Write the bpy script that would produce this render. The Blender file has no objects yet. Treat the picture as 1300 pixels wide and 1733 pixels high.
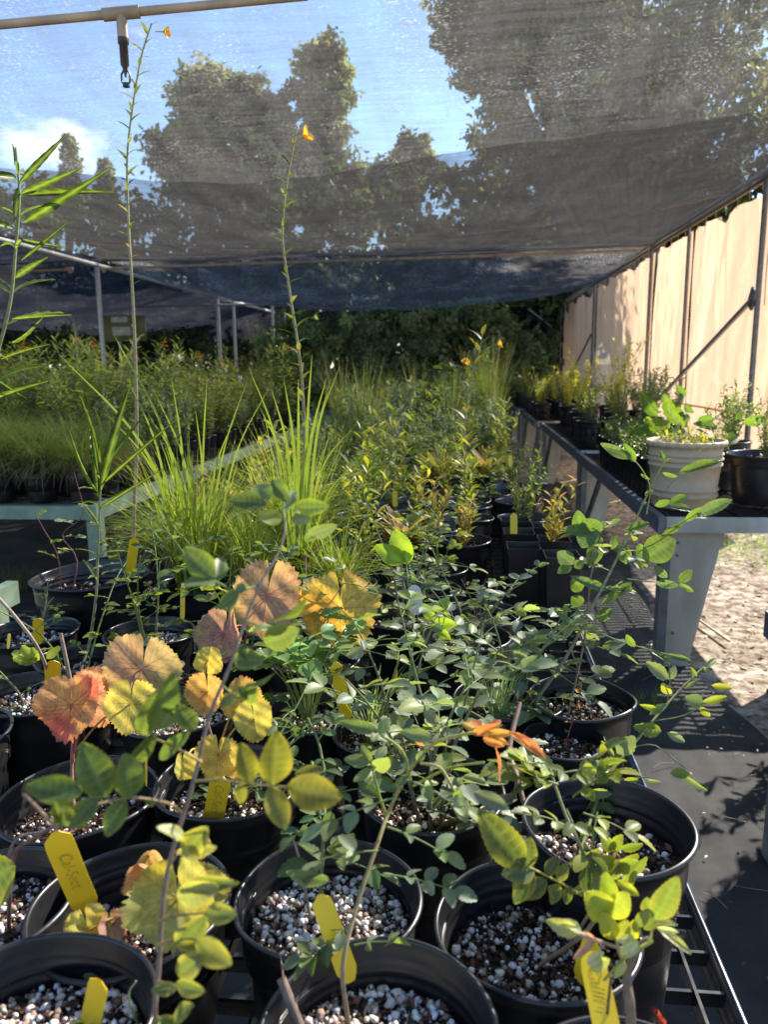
import bpy, math, random
import numpy as np
from math import sin, cos, pi, radians as R
# ------------------------------------------------------------------ camera, world, sun
C = bpy.context.scene.collection
sc = bpy.context.scene
F = 1300.0
PITCH, YAW, ROLL, CAMZ = 10.86, 6.17, 0.7, 1.45
def _rx(a): return np.array([[1,0,0],[0,cos(a),-sin(a)],[0,sin(a),cos(a)]])
def _rz(a): return np.array([[cos(a),-sin(a),0],[sin(a),cos(a),0],[0,0,1.0]])
CM = _rz(R(YAW)) @ _rx(R(90-PITCH)) @ _rz(R(-ROLL))
CL = np.array([0,0,CAMZ])
cam = bpy.data.objects.new('camera', bpy.data.cameras.new('camera')); C.objects.link(cam)
from mathutils import Matrix, Vector
cam.matrix_world = Matrix([list(CM[i])+[CL[i]] for i in range(3)]+[[0,0,0,1]])
cam.data.sensor_fit = 'VERTICAL'; cam.data.sensor_height = 36; cam.data.lens = 36*F/1733
cam.data.clip_start = .02; cam.data.clip_end = 800
cam.data.dof.use_dof = True; cam.data.dof.focus_distance = 1.25; cam.data.dof.aperture_fstop = 7.5
sc.camera = cam
SUN_EL, SUN_AZ = 36.0, 40.0           # azimuth measured from the aisle direction towards the right
w = bpy.data.worlds.new('World'); sc.world = w; w.use_nodes = True
nt = w.node_tree; nt.nodes.clear()
def N(t, k, **kw):
    n = t.nodes.new(k)
    for a, b in kw.items():
        if a.startswith('i_'):
            n.inputs[a[2:].replace('_', ' ')].default_value = b
        else: setattr(n, a, b)
    return n
sky = N(nt, 'ShaderNodeTexSky', sky_type='NISHITA', sun_disc=False, sun_elevation=R(SUN_EL), sun_rotation=R(SUN_AZ))
sky.air_density = 1.0; sky.dust_density = .3; sky.ozone_density = 4.5
tc = N(nt, 'ShaderNodeTexCoord'); mp = N(nt, 'ShaderNodeMapping'); mp.inputs['Scale'].default_value = (1.6, 1.6, 3.2); mp.inputs['Location'].default_value=(.35,.1,.2)
nz = N(nt, 'ShaderNodeTexNoise'); nz.inputs['Scale'].default_value = 2.3; nz.inputs['Detail'].default_value = 7; nz.inputs['Roughness'].default_value = .55
rp = N(nt, 'ShaderNodeValToRGB'); rp.color_ramp.elements[0].position = .60; rp.color_ramp.elements[1].position = .78
mx = N(nt, 'ShaderNodeMix', data_type='RGBA'); mx.inputs[7].default_value = (11, 11.2, 11.8, 1)
bg = N(nt, 'ShaderNodeBackground'); bg.inputs['Strength'].default_value = .12
wo = N(nt, 'ShaderNodeOutputWorld'); L = nt.links.new
L(tc.outputs['Generated'], mp.inputs[0]); L(mp.outputs[0], nz.inputs['Vector']); L(nz.outputs['Fac'], rp.inputs[0])
L(rp.outputs[0], mx.inputs[0]); L(sky.outputs[0], mx.inputs[6]); L(mx.outputs[2], bg.inputs[0]); L(bg.outputs[0], wo.inputs[0])
SD = np.array([sin(R(SUN_AZ))*cos(R(SUN_EL)), cos(R(SUN_AZ))*cos(R(SUN_EL)), sin(R(SUN_EL))])
sl = bpy.data.lights.new('sun', 'SUN'); sl.energy = 5; sl.angle = R(.55); sl.color = (1, .93, .82)
so = bpy.data.objects.new('sun', sl); C.objects.link(so)
so.rotation_euler = Vector(SD).to_track_quat('Z', 'Y').to_euler(); so.location = (6, 8, 12)
sc.view_settings.view_transform = 'Standard'; sc.view_settings.look = 'None'
sc.view_settings.exposure = 1.35; sc.view_settings.gamma = 1
sc.render.engine = 'CYCLES'
sc.cycles.max_bounces = 8; sc.cycles.transparent_max_bounces = 16; sc.cycles.sample_clamp_indirect = 6
sc.render.resolution_x = 769; sc.render.resolution_y = 1024

# ------------------------------------------------------------------ pixel -> world helpers (1300x1733 photo pixels)
def ray(px, py): return CM @ np.array([(px-650)/F, -(py-866.5)/F, -1.0])
def atd(px, py, d): return CL + ray(px, py)*d           # at a depth
def atz(px, py, z): r = ray(px, py); return CL + r*((z-CAMZ)/r[2])
def aty(px, py, Y): r = ray(px, py); return CL + r*(Y/r[1])
def atx(px, py, X): r = ray(px, py); return CL + r*(X/r[0])
def unit(v): v = np.asarray(v, float); return v/(np.linalg.norm(v, axis=-1, keepdims=True)+1e-12)

# ------------------------------------------------------------------ materials
def mat(name):
    m = bpy.data.materials.new(name); m.use_nodes = True
    t = m.node_tree; t.nodes.clear(); o = t.nodes.new('ShaderNodeOutputMaterial'); return m, t, o
def hsv(c): return (*c, 1)
def simple(name, col, rough=.5, spec=.5, metal=0, var=.25, scale=30, bump=.0, col2=None, stretch=(1,1,1), rv=.15, detail=5):
    m, t, o = mat(name); l = t.links.new
    p = N(t, 'ShaderNodeBsdfPrincipled'); p.inputs['Roughness'].default_value = rough
    p.inputs['Specular IOR Level'].default_value = spec; p.inputs['Metallic'].default_value = metal
    tcx = N(t, 'ShaderNodeTexCoord'); mm = N(t, 'ShaderNodeMapping'); mm.inputs['Scale'].default_value = stretch
    n = N(t, 'ShaderNodeTexNoise'); n.inputs['Scale'].default_value = scale; n.inputs['Detail'].default_value = detail
    l(tcx.outputs['Object'], mm.inputs[0]); l(mm.outputs[0], n.inputs['Vector'])
    r = N(t, 'ShaderNodeValToRGB'); r.color_ramp.elements[0].position = .3; r.color_ramp.elements[1].position = .7
    c2 = col2 or tuple(min(1, x*(1+var)) for x in col); c1 = tuple(x*(1-var) for x in col) if not col2 else col
    r.color_ramp.elements[0].color = hsv(c1); r.color_ramp.elements[1].color = hsv(c2)
    l(n.outputs['Fac'], r.inputs[0]); l(r.outputs[0], p.inputs['Base Color'])
    mr = N(t, 'ShaderNodeMapRange'); mr.inputs['To Min'].default_value = max(0, rough-rv); mr.inputs['To Max'].default_value = min(1, rough+rv)
    l(n.outputs['Fac'], mr.inputs[0]); l(mr.outputs[0], p.inputs['Roughness'])
    if bump:
        b = N(t, 'ShaderNodeBump'); b.inputs['Strength'].default_value = bump; b.inputs['Distance'].default_value = .01
        l(n.outputs['Fac'], b.inputs['Height']); l(b.outputs[0], p.inputs['Normal'])
    l(p.outputs[0], o.inputs[0]); return m
def vcol_mat(name, trans=.4, rough=.45, spec=.35, tint=(1.15, 1.2, .5), var=.25, scale=60, coat=0):
    m, t, o = mat(name); l = t.links.new
    a = N(t, 'ShaderNodeAttribute', attribute_name='Col')
    tcx = N(t, 'ShaderNodeTexCoord'); n = N(t, 'ShaderNodeTexNoise'); n.inputs['Scale'].default_value = scale; n.inputs['Detail'].default_value = 4
    l(tcx.outputs['Object'], n.inputs['Vector'])
    mr = N(t, 'ShaderNodeMapRange'); mr.inputs['From Min'].default_value=.25; mr.inputs['From Max'].default_value=.75
    mr.inputs['To Min'].default_value = 1-var; mr.inputs['To Max'].default_value = 1+var
    l(n.outputs['Fac'], mr.inputs[0])
    v = N(t, 'ShaderNodeVectorMath', operation='SCALE'); l(a.outputs['Color'], v.inputs[0]); l(mr.outputs[0], v.inputs['Scale'])
    p = N(t, 'ShaderNodeBsdfPrincipled'); p.inputs['Roughness'].default_value = rough; p.inputs['Specular IOR Level'].default_value = spec
    l(v.outputs[0], p.inputs['Base Color'])
    if trans > 0:
        v2 = N(t, 'ShaderNodeVectorMath', operation='MULTIPLY'); v2.inputs[1].default_value = tint; l(v.outputs[0], v2.inputs[0])
        tr = N(t, 'ShaderNodeBsdfTranslucent'); l(v2.outputs[0], tr.inputs[0])
        ms = N(t, 'ShaderNodeMixShader'); ms.inputs[0].default_value = trans
        l(p.outputs[0], ms.inputs[1]); l(tr.outputs[0], ms.inputs[2]); l(ms.outputs[0], o.inputs[0])
    else: l(p.outputs[0], o.inputs[0])
    return m
M = {}
M['leaf'] = vcol_mat('leaf_tissue', .45, .45, .35, (1.75, 1.7, .55), .22)
M['dryleaf'] = vcol_mat('autumn_leaf_tissue', .45, .6, .2, (1.45, 1.25, .75), .35, 90)
M['grass'] = vcol_mat('grass_blade', .45, .45, .4, (1.8, 1.9, .8), .12)
M['bg_leaf'] = vcol_mat('tree_leaf_tissue', .4, .55, .25, (1.4, 1.6, .7), .3, 2)
M['stem'] = vcol_mat('bark_and_stem', 0, .6, .3, var=.35, scale=120)
M['vc'] = vcol_mat('mixed_grain', 0, .85, .15, var=.3, scale=250)
M['petal'] = vcol_mat('petal', .5, .5, .2, (1.2, 1.1, .6), .1)

# ------------------------------------------------------------------ mesh builder
class MB:
    def __init__(s): s.V = []; s.C = []; s.Q = []; s.T = []; s.n = 0
    def add(s, v, q=None, t=None, c=(.5, .5, .5)):
        v = np.asarray(v, float).reshape(-1, 3); k = len(v)
        c = np.asarray(c, float)
        if c.ndim == 1: c = np.tile(c, (k, 1))
        if q is not None and len(q): s.Q.append(np.asarray(q).reshape(-1, 4)+s.n)
        if t is not None and len(t): s.T.append(np.asarray(t).reshape(-1, 3)+s.n)
        s.V.append(v); s.C.append(c.reshape(-1, 3)); s.n += k
    def inst(s, tv, tq, mats, locs, cols):
        """tv (n,3) template, mats (k,3,3), locs (k,3), cols (k,3) or (k,n,3)"""
        k, n = len(locs), len(tv)
        if k == 0: return
        v = np.einsum('kij,nj->kni', mats, tv)+locs[:, None, :]
        cols = np.asarray(cols, float)
        if cols.ndim == 2: cols = np.repeat(cols[:, None, :], n, 1)
        q = (tq[None]+(np.arange(k)*n)[:, None, None]).reshape(-1, tq.shape[1])
        if tq.shape[1] == 4: s.add(v.reshape(-1, 3), q=q, c=cols.reshape(-1, 3))
        else: s.add(v.reshape(-1, 3), t=q, c=cols.reshape(-1, 3))
    def box(s, a, b, c=(.5,.5,.5), rot=None, org=None):
        x0, y0, z0 = a; x1, y1, z1 = b
        v = np.array([[x0,y0,z0],[x1,y0,z0],[x1,y1,z0],[x0,y1,z0],[x0,y0,z1],[x1,y0,z1],[x1,y1,z1],[x0,y1,z1]], float)
        if rot is not None: v = v @ rot.T
        if org is not None: v = v+org
        s.add(v, q=[[0,3,2,1],[4,5,6,7],[0,1,5,4],[1,2,6,5],[2,3,7,6],[3,0,4,7]], c=c)
    def tube(s, pts, r, n=6, c=(.5,.5,.5), cap=True, c1=None):
        pts = np.asarray(pts, float); m = len(pts); r = np.broadcast_to(np.asarray(r, float), (m,))
        d = unit(np.gradient(pts, axis=0)); up = np.array([.31, .17, .93])
        if abs(d[0] @ up) > .93: up = np.array([1., .1, 0])
        x = unit(np.cross(d, up)); y = np.cross(d, x)
        a = np.arange(n)*2*pi/n
        v = pts[:, None]+r[:, None, None]*(np.cos(a)[None, :, None]*x[:, None]+np.sin(a)[None, :, None]*y[:, None])
        i = np.arange(m-1)[:, None]*n; j = np.arange(n)[None]; j2 = (j+1) % n
        q = np.stack([i+j, i+j2, i+n+j2, i+n+j], -1).reshape(-1, 4)
        cc = np.asarray(c, float)
        if c1 is not None: cc = np.repeat(cc[None]+(np.asarray(c1)-cc)[None]*np.linspace(0, 1, m)[:, None], n, 0)
        s.add(v.reshape(-1, 3), q=q, c=cc)
        if cap:
            for e, k in ((0, 0), (m-1, 1)):
                vv = v[e]; s.add(np.vstack([vv, pts[e]]), t=[[(b+1) % n if k==0 else b, b if k==0 else (b+1) % n, n] for b in range(n)], c=cc if cc.ndim == 1 else cc[e*n])
    def build(s, name, m, parent=None, smooth=True, loc=None, kind=None):
        me = bpy.data.meshes.new(name)
        if s.n:
            V = np.vstack(s.V); Cc = np.vstack(s.C)
            if loc is not None: V = V-np.asarray(loc)
            Q = np.vstack(s.Q) if s.Q else np.zeros((0, 4), int); T = np.vstack(s.T) if s.T else np.zeros((0, 3), int)
            me.vertices.add(len(V)); me.vertices.foreach_set('co', V.astype(np.float32).ravel())
            me.loops.add(Q.size+T.size); me.loops.foreach_set('vertex_index', np.concatenate([Q.ravel(), T.ravel()]).astype(np.int32))
            me.polygons.add(len(Q)+len(T))
            st = np.concatenate([np.arange(len(Q))*4, Q.size+np.arange(len(T))*3]).astype(np.int32)
            me.polygons.foreach_set('loop_start', st)
            me.polygons.foreach_set('use_smooth', np.full(len(Q)+len(T), smooth))
            me.update(calc_edges=True)
            at = me.color_attributes.new('Col', 'FLOAT_COLOR', 'POINT')
            at.data.foreach_set('color', np.hstack([np.clip(Cc, 0, 1), np.ones((len(Cc), 1))]).astype(np.float32).ravel())
        me.materials.append(m)
        o = bpy.data.objects.new(name, me); C.objects.link(o)
        if parent: o.parent = parent
        if kind: o['kind'] = kind
        return o
def tag(o, label=None, cat=None, group=None, kind=None):
    if label: o['label'] = label
    if cat: o['category'] = cat
    if group: o['group'] = group
    if kind: o['kind'] = kind
    return o
def empty(name, loc=(0,0,0), rz=0):
    o = bpy.data.objects.new(name, None); C.objects.link(o); o.location = loc; o.rotation_euler = (0,0,rz); o.empty_display_size = .05
    return o
def dup(o, parent=None):
    c = o.copy(); C.objects.link(c)
    if parent: c.parent = parent
    for k in list(o.children): dup(k, c)
    return c
def lathe(mb, prof, n=40, c=(.5,.5,.5), wob=0, ph=0, close=False):
    prof = np.asarray(prof, float); a = np.arange(n)*2*pi/n
    rr = 1+wob*np.cos(2*a+ph)+wob*.5*np.cos(3*a+ph*2)
    v = np.stack([prof[:, 0][:, None]*np.cos(a)*rr, prof[:, 0][:, None]*np.sin(a)*rr, np.repeat(prof[:, 1][:, None], n, 1)], -1)
    m = len(prof); i = np.arange(m-1)[:, None]*n; j = np.arange(n)[None]; j2 = (j+1) % n
    mb.add(v.reshape(-1, 3), q=np.stack([i+j, i+j2, i+n+j2, i+n+j], -1).reshape(-1, 4), c=c)

# ------------------------------------------------------------------ leaf templates
def leaf_tpl(nseg=6, cols=3, W=.6, fold=.25, droop=.2, serr=0, p=.85, e=.8, curl=0):
    ts = np.linspace(0, 1, nseg+1); cs = np.linspace(-1, 1, cols)
    V = []; E = []; K = []
    for i, t in enumerate(ts):
        wd = W/2*max(0.02, sin(pi*min(1, t)**p))**e if 0 < t < 1 else .012
        for c in cs:
            x = c*wd; tt = t
            if serr and abs(c) > .99 and 0 < i < nseg:
                x *= 1+(serr if i % 2 else -serr)
                tt = t+(.5/nseg if i % 2 else 0)
            z = fold*abs(x)-droop*t*t+curl*sin(t*7+c)*.05+((.006 if (i-int(round(abs(c)*3))) % 4 == 0 else 0)+.02*sin(t*9+c*4)*abs(c) if nseg > 20 else 0)
            V.append((x, tt, z)); E.append(max(0, abs(c)-.45)/.55 if 0 < i < nseg else .7)
            K.append((1 if abs(c) < .01 else 0) + ((.8 if nseg > 20 else .5) if (i-int(round(abs(c)*3))) % (4 if nseg > 20 else 2) == 0 and abs(c) < .9 else 0))
    Q = [[i*cols+j, i*cols+j+1, (i+1)*cols+j+1, (i+1)*cols+j] for i in range(nseg) for j in range(cols-1)]
    return np.array(V), np.array(Q), np.array(E), np.clip(np.array(K), 0, 1)
LT = {
 'hi': leaf_tpl(28, 7, .62, .22, .12, .035, .9, .7),
 'rose': leaf_tpl(12, 5, .62, .3, .2, .05, .9, .7),
 'rnd': leaf_tpl(8, 3, .78, .25, .15, .05, .85, .6),
 'lo': leaf_tpl(3, 3, .55, .3, .2),
 'lance': leaf_tpl(8, 3, .13, .5, .35, 0, .75, .8),
 'willow': leaf_tpl(12, 5, .12, .7, .35, .05, .7, .8),
 'ob': leaf_tpl(6, 3, .34, .3, .1, 0, 1.3, .8),
 'tiny': leaf_tpl(2, 3, .5, .3, .1),
 'needle': leaf_tpl(2, 2, .16, 0, .1),
}
def frames(d, up, s=1.0):
    d = unit(d); up = np.asarray(up, float); x = unit(np.cross(d, up)); z = np.cross(x, d)
    m = np.stack([x, d, z], -1); s = np.asarray(s, float)
    return m*(s[:, None, None] if s.ndim else s)
def leafcols(key, base, edge=None, rib=None, ea=.6, ra=.5):
    """base (k,3) -> (k,n,3)"""
    tv, tq, E, K = LT[key]; base = np.asarray(base, float)
    c = np.repeat(base[:, None, :], len(tv), 1)
    if edge is not None: c = c+(np.asarray(edge)-c)*(E[None, :, None]*ea)
    rb = np.asarray(rib) if rib is not None else None
    if rb is not None: c = c+(rb-c)*(K[None, :, None]*ra)
    return c
def put(mb, key, locs, d, up, s, base, edge=None, rib=None, ea=.6, ra=.4, wr=None):
    tv, tq, E, K = LT[key]
    m = frames(d, up, s)
    if wr is not None: m = m.copy(); m[:, :, 0] *= np.asarray(wr)[:, None] if np.ndim(wr) else wr
    mb.inst(tv, tq, m, np.asarray(locs, float), leafcols(key, base, edge, rib, ea, ra))
def pal(rng, k, cols, jit=.15):
    cols = np.asarray(cols, float); b = cols[rng.integers(0, len(cols), k)]
    return b*(1+rng.normal(0, jit, (k, 1)))*(1+rng.normal(0, jit*.3, (k, 3)))
# palettes (real-world albedos)
BLUEG = [(.15,.19,.13), (.20,.24,.16), (.11,.15,.10), (.21,.25,.13), (.17,.22,.07), (.22,.26,.07)]
ROSEG = [(.06,.095,.03), (.085,.125,.035), (.05,.08,.028), (.11,.145,.045)]
YELG = [(.20,.235,.035), (.26,.27,.04), (.14,.175,.035)]
YEL = [(.42,.36,.03), (.36,.34,.04), (.30,.30,.03)]
ORA = [(.45,.24,.05), (.40,.16,.05), (.42,.30,.05)]
GREYG = [(.12,.16,.08), (.16,.20,.12), (.09,.13,.05)]
MILK = [(.08,.115,.04), (.12,.155,.055), (.17,.20,.09)]
BROWN = (.10,.055,.035); REDST = (.16,.055,.04); GREENST = (.14,.19,.05); GREYST = (.17,.13,.105)
def smooth_path(p, n=24):
    p = np.asarray(p, float)
    if len(p) == 2: return p[0]+(p[1]-p[0])*np.linspace(0, 1, n)[:, None]
    q = np.vstack([2*p[0]-p[1], p, 2*p[-1]-p[-2]]); out = []
    seg = len(p)-1; per = max(2, n//seg)
    for i in range(seg):
        a, b, c, d = q[i:i+4]
        for t in np.linspace(0, 1, per, endpoint=(i == seg-1)):
            out.append(.5*((2*b)+(-a+c)*t+(2*a-5*b+4*c-d)*t*t+(-a+3*b-3*c+d)*t**3))
    return np.array(out)
def compound(mbs, mbl, rng, p, d, up, L_, pairs=3, ls=.025, base=ROSEG, key='rose', edge=None, ea=.5, rib=(.16,.22,.09), stc=GREENST, sr=.0008, ra=.35):
    """pinnate rose leaf: petiole, paired leaflets and an end leaflet"""
    d = unit(d); up = unit(up); x = unit(np.cross(d, up)); n = np.cross(x, d)
    t = np.linspace(0, 1, 7); sag = -.18*L_*t**2
    pts = p+d*(t*L_)[:, None]+np.array([0, 0, 1])*sag[:, None]
    mbs.tube(pts, np.linspace(sr*1.3, sr*.6, 7), 4, stc)
    LO = []; D = []; S = []
    for i in range(pairs):
        tt = .32+.55*i/max(1, pairs-1) if pairs > 1 else .6
        q = p+d*tt*L_+np.array([0,0,1])*(-.18*L_*tt*tt)
        for sgn in (-1, 1):
            LO.append(q+d*rng.normal(0, .01*L_)); D.append(unit(d*.55+x*sgn*.85+n*rng.normal(.1,.2))); S.append(ls*(.75+.35*tt)*rng.uniform(.85,1.12))
    LO.append(pts[-1]); D.append(unit(d+np.array([0,0,-.25]))); S.append(ls*1.18)
    k = len(LO); ups = n+rng.normal(0, .28, (k, 3))
    put(mbl, key, LO, np.array(D), ups, np.array(S), pal(rng, k, base, .14), edge, rib, ea, ra)

# ------------------------------------------------------------------ ground and setting
def fabric_mat():
    m, t, o = mat('woven_weed_fabric'); l = t.links.new
    p = N(t, 'ShaderNodeBsdfPrincipled'); p.inputs['Roughness'].default_value = .75; p.inputs['Specular IOR Level'].default_value = .3
    tcx = N(t, 'ShaderNodeTexCoord'); n = N(t, 'ShaderNodeTexNoise'); n.inputs['Scale'].default_value = 2.2; n.inputs['Detail'].default_value = 9; n.inputs['Roughness'].default_value=.65
    l(tcx.outputs['Object'], n.inputs['Vector'])
    r = N(t, 'ShaderNodeValToRGB'); r.color_ramp.elements[0].position=.38; r.color_ramp.elements[0].color=(.024,.025,.029,1); r.color_ramp.elements[1].position=.72; r.color_ramp.elements[1].color=(.095,.088,.08,1)
    l(n.outputs['Fac'], r.inputs[0])
    w1 = N(t, 'ShaderNodeTexWave', bands_direction='X'); w1.inputs['Scale'].default_value = 3; w1.inputs['Distortion'].default_value = 2.5; w1.inputs['Detail Scale'].default_value=.6
    l(tcx.outputs['Object'], w1.inputs['Vector'])
    w2 = N(t, 'ShaderNodeTexWave', bands_direction='X'); w2.inputs['Scale'].default_value = 160
    l(tcx.outputs['Object'], w2.inputs['Vector'])
    ad = N(t, 'ShaderNodeMath', operation='ADD'); sc_ = N(t, 'ShaderNodeMath', operation='MULTIPLY'); sc_.inputs[1].default_value=.15
    l(w2.outputs['Fac'], sc_.inputs[0]); l(w1.outputs['Fac'], ad.inputs[0]); l(sc_.outputs[0], ad.inputs[1])
    b = N(t, 'ShaderNodeBump'); b.inputs['Strength'].default_value=.8; b.inputs['Distance'].default_value=.03
    l(ad.outputs[0], b.inputs['Height']); l(b.outputs[0], p.inputs['Normal']); l(r.outputs[0], p.inputs['Base Color']); l(p.outputs[0], o.inputs[0]); return m
def soilground_mat():
    m, t, o = mat('sandy_soil_and_leaf_litter'); l = t.links.new
    p = N(t, 'ShaderNodeBsdfPrincipled'); p.inputs['Roughness'].default_value = .95; p.inputs['Specular IOR Level'].default_value=.1
    tcx = N(t, 'ShaderNodeTexCoord')
    n = N(t, 'ShaderNodeTexNoise'); n.inputs['Scale'].default_value = 3; n.inputs['Detail'].default_value = 10; n.inputs['Roughness'].default_value=.7
    n2 = N(t, 'ShaderNodeTexNoise'); n2.inputs['Scale'].default_value = 16; n2.inputs['Detail'].default_value = 9; n2.inputs['Roughness'].default_value=.7
    l(tcx.outputs['Object'], n.inputs['Vector']); l(tcx.outputs['Object'], n2.inputs['Vector'])
    r = N(t, 'ShaderNodeValToRGB'); e = r.color_ramp.elements
    e[0].position=.3; e[0].color=(.24,.18,.13,1); e[1].position=.6; e[1].color=(.60,.52,.42,1)
    l(n.outputs['Fac'], r.inputs[0])
    r2 = N(t, 'ShaderNodeValToRGB'); e = r2.color_ramp.elements
    e[0].position=.42; e[0].color=(.22,.15,.10,1); e[1].position=.58; e[1].color=(1,1,1,1)
    l(n2.outputs['Fac'], r2.inputs[0])
    mu = N(t, 'ShaderNodeMix', data_type='RGBA', blend_type='MULTIPLY'); mu.inputs[0].default_value = .85
    l(r.outputs[0], mu.inputs[6]); l(r2.outputs[0], mu.inputs[7])
    b = N(t, 'ShaderNodeBump'); b.inputs['Strength'].default_value=.8; b.inputs['Distance'].default_value=.02
    l(n2.outputs['Fac'], b.inputs['Height']); l(b.outputs[0], p.inputs['Normal']); l(mu.outputs[2], p.inputs['Base Color']); l(p.outputs[0], o.inputs[0]); return m
rng = np.random.default_rng(11)
def sheet(x0, x1, y0, y1, nx, ny, zf):
    X, Y = np.meshgrid(np.linspace(x0, x1, nx), np.linspace(y0, y1, ny), indexing='ij')
    Z = zf(X, Y); v = np.stack([X, Y, Z], -1).reshape(-1, 3)
    i = np.arange(nx-1)[:, None]*ny; j = np.arange(ny-1)[None]
    return v, np.stack([i+j, i+ny+j, i+ny+j+1, i+j+1], -1).reshape(-1, 4)
mb = MB(); v, q = sheet(-300, 300, -60, 500, 61, 61, lambda x, y: 0*x); mb.add(v, q); g = mb.build('ground', soilground_mat(), kind='structure')
def fz(x, y): return .012+.003*np.sin(x*17+np.sin(y*1.3)*2)*np.sin(y*.7+x)+.0015*np.sin(x*47+y*2)
def fabric(name, x0, x1, y0, y1):
    mb = MB(); v, q = sheet(x0, x1, y0, y1, 90, 160, fz)
    v[:, 0] += (v[:, 0] > (x0+x1)/2)*.05*np.sin(v[:, 1]*1.9+x1*3)+.02*np.sin(v[:,1]*7)
    mb.add(v, q); return mb.build(name, MFAB, kind='structure')
MFAB = fabric_mat()
fabric('path', -.6, 1.12, -.6, 9.5); fabric('path', -9.5, -.65, -.6, 16)
# litter chips and twigs on the bare soil
mb = MB(); k = 5000
P = np.stack([rng.uniform(.75, 5, k), 2.0+rng.random(k)**1.3*8, rng.uniform(.002,.012, k)+.002], -1)
P = P[(P[:, 0] > 1.2)]
k = len(P); put(mb, 'tiny', P, rng.normal(0, 1, (k, 3))*[1, 1, .15], [0, 0, 1]+rng.normal(0, .4, (k, 3)), rng.uniform(.012, .05, k), pal(rng, k, [(.30,.21,.14),(.18,.11,.07),(.36,.27,.18),(.12,.075,.05),(.5,.45,.38)], .2))
mb.build('leaf_litter', M['vc'], kind='stuff')
mb = MB()
for i in range(70):
    p = np.array([rng.uniform(.5, 2.6), rng.uniform(1.2, 6), .022]); a = rng.uniform(0, 6.28); Lg = rng.uniform(.03, .16)
    mb.tube([p, p+[Lg*.5*cos(a), Lg*.5*sin(a), .006], p+[Lg*cos(a+.2), Lg*sin(a+.2), .002]], .0012, 4, pal(rng, 1, [(.3,.22,.15),(.2,.13,.09)])[0])
k = 700; P_ = np.stack([rng.uniform(.36, 1.25, k), rng.uniform(1.0, 6, k), np.full(k, .022)], -1); c_ = rng.random(k) < .6; P_[c_, 0] = 1.02+rng.normal(0, .07, c_.sum())
put(mb, 'tiny', P_, rng.normal(0, 1, (k, 3))*[1, 1, .1], [0, 0, 1]+rng.normal(0, .3, (k, 3)), rng.uniform(.004, .02, k), pal(rng, k, [(.30,.22,.15),(.16,.10,.07),(.4,.34,.27),(.10,.07,.05)], .2))
mb.build('twig_litter', M['stem'], kind='stuff')
a_ = atz(1185, 1050, .03); b_ = atz(1235, 1085, .03); mb = MB(); mb.tube([a_, b_], .008, 4, (.5,.42,.3))
tag(mb.build('wood_stick', M['stem']), 'short pale wooden stick lying on the sunlit soil beside the right bench leg', 'stick')
def grass_patch(mb, cx, cy, rx, ry, k, h, cols, rg, wd=.003):
    p = np.stack([rg.normal(cx, rx, k), rg.normal(cy, ry, k), np.zeros(k)], -1)
    blades(mb, p, rg.uniform(0, 6.28, k), rg.uniform(.05, .5, k), rg.uniform(.2, 1.3, k), h*rg.uniform(.4, 1.2, k), wd, pal(rg, k, cols), 4)
def blades(mb, base, az, lean, curve, length, width, cols, seg=7, cols2=None, tw=0):
    k = len(base); base = np.asarray(base, float); t = np.linspace(0, 1, seg+1)
    length = np.broadcast_to(length, (k,)); width = np.broadcast_to(width, (k,))
    ang = lean[:, None]+curve[:, None]*t[None]**1.5; ds = length[:, None]/seg
    h = np.concatenate([np.zeros((k, 1)), np.cumsum(np.sin(ang[:, :-1])*ds, 1)], 1); z = np.concatenate([np.zeros((k, 1)), np.cumsum(np.cos(ang[:, :-1])*ds, 1)], 1)
    P = np.stack([base[:, 0:1]+h*np.cos(az)[:, None], base[:, 1:2]+h*np.sin(az)[:, None], base[:, 2:3]+z], -1)
    a2 = az[:, None]+pi/2+tw*t[None]
    side = np.stack([np.cos(a2), np.sin(a2), np.zeros_like(a2)], -1)
    wv = (width[:, None]*np.clip(1.1-t[None]**2, .03, 1)*np.minimum(1, .5+t[None]*3))[..., None]/2
    A = P-side*wv; B = P+side*wv
    mid = P-np.array([0, 0, 1])*wv*.5
    v = np.stack([A, mid, B], 2); n = (seg+1)*3
    i = np.arange(seg)[:, None]*3; j = np.arange(2)[None]
    tq = np.stack([i+j, i+j+1, i+3+j+1, i+3+j], -1).reshape(-1, 4)
    q = (tq[None]+(np.arange(k)*n)[:, None, None]).reshape(-1, 4)
    c = np.repeat(cols[:, None, :], n, 1)
    if cols2 is not None: c = c+(cols2[:, None, :]-c)*np.repeat(t, 3)[None, :, None]
    mb.add(v.reshape(-1, 3), q=q, c=c.reshape(-1, 3))
mb = MB(); g_ = atz(1265, 930, 0)
grass_patch(mb, g_[0]+.3, g_[1], .6, .35, 1800, .1, [(.12,.2,.03),(.2,.27,.05)], rng)
g_ = atz(900, 1000, 0); grass_patch(mb, atz(1105,1195,0)[0], atz(1105,1195,0)[1], .05, .04, 90, .07, [(.1,.18,.03)], rng)
g_ = atz(50, 1000, 0); grass_patch(mb, g_[0]-.2, g_[1], .12, .1, 300, .18, [(.08,.12,.03),(.2,.17,.08)], rng)
mb.build('weeds_and_grass', M['grass'], kind='stuff')

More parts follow.
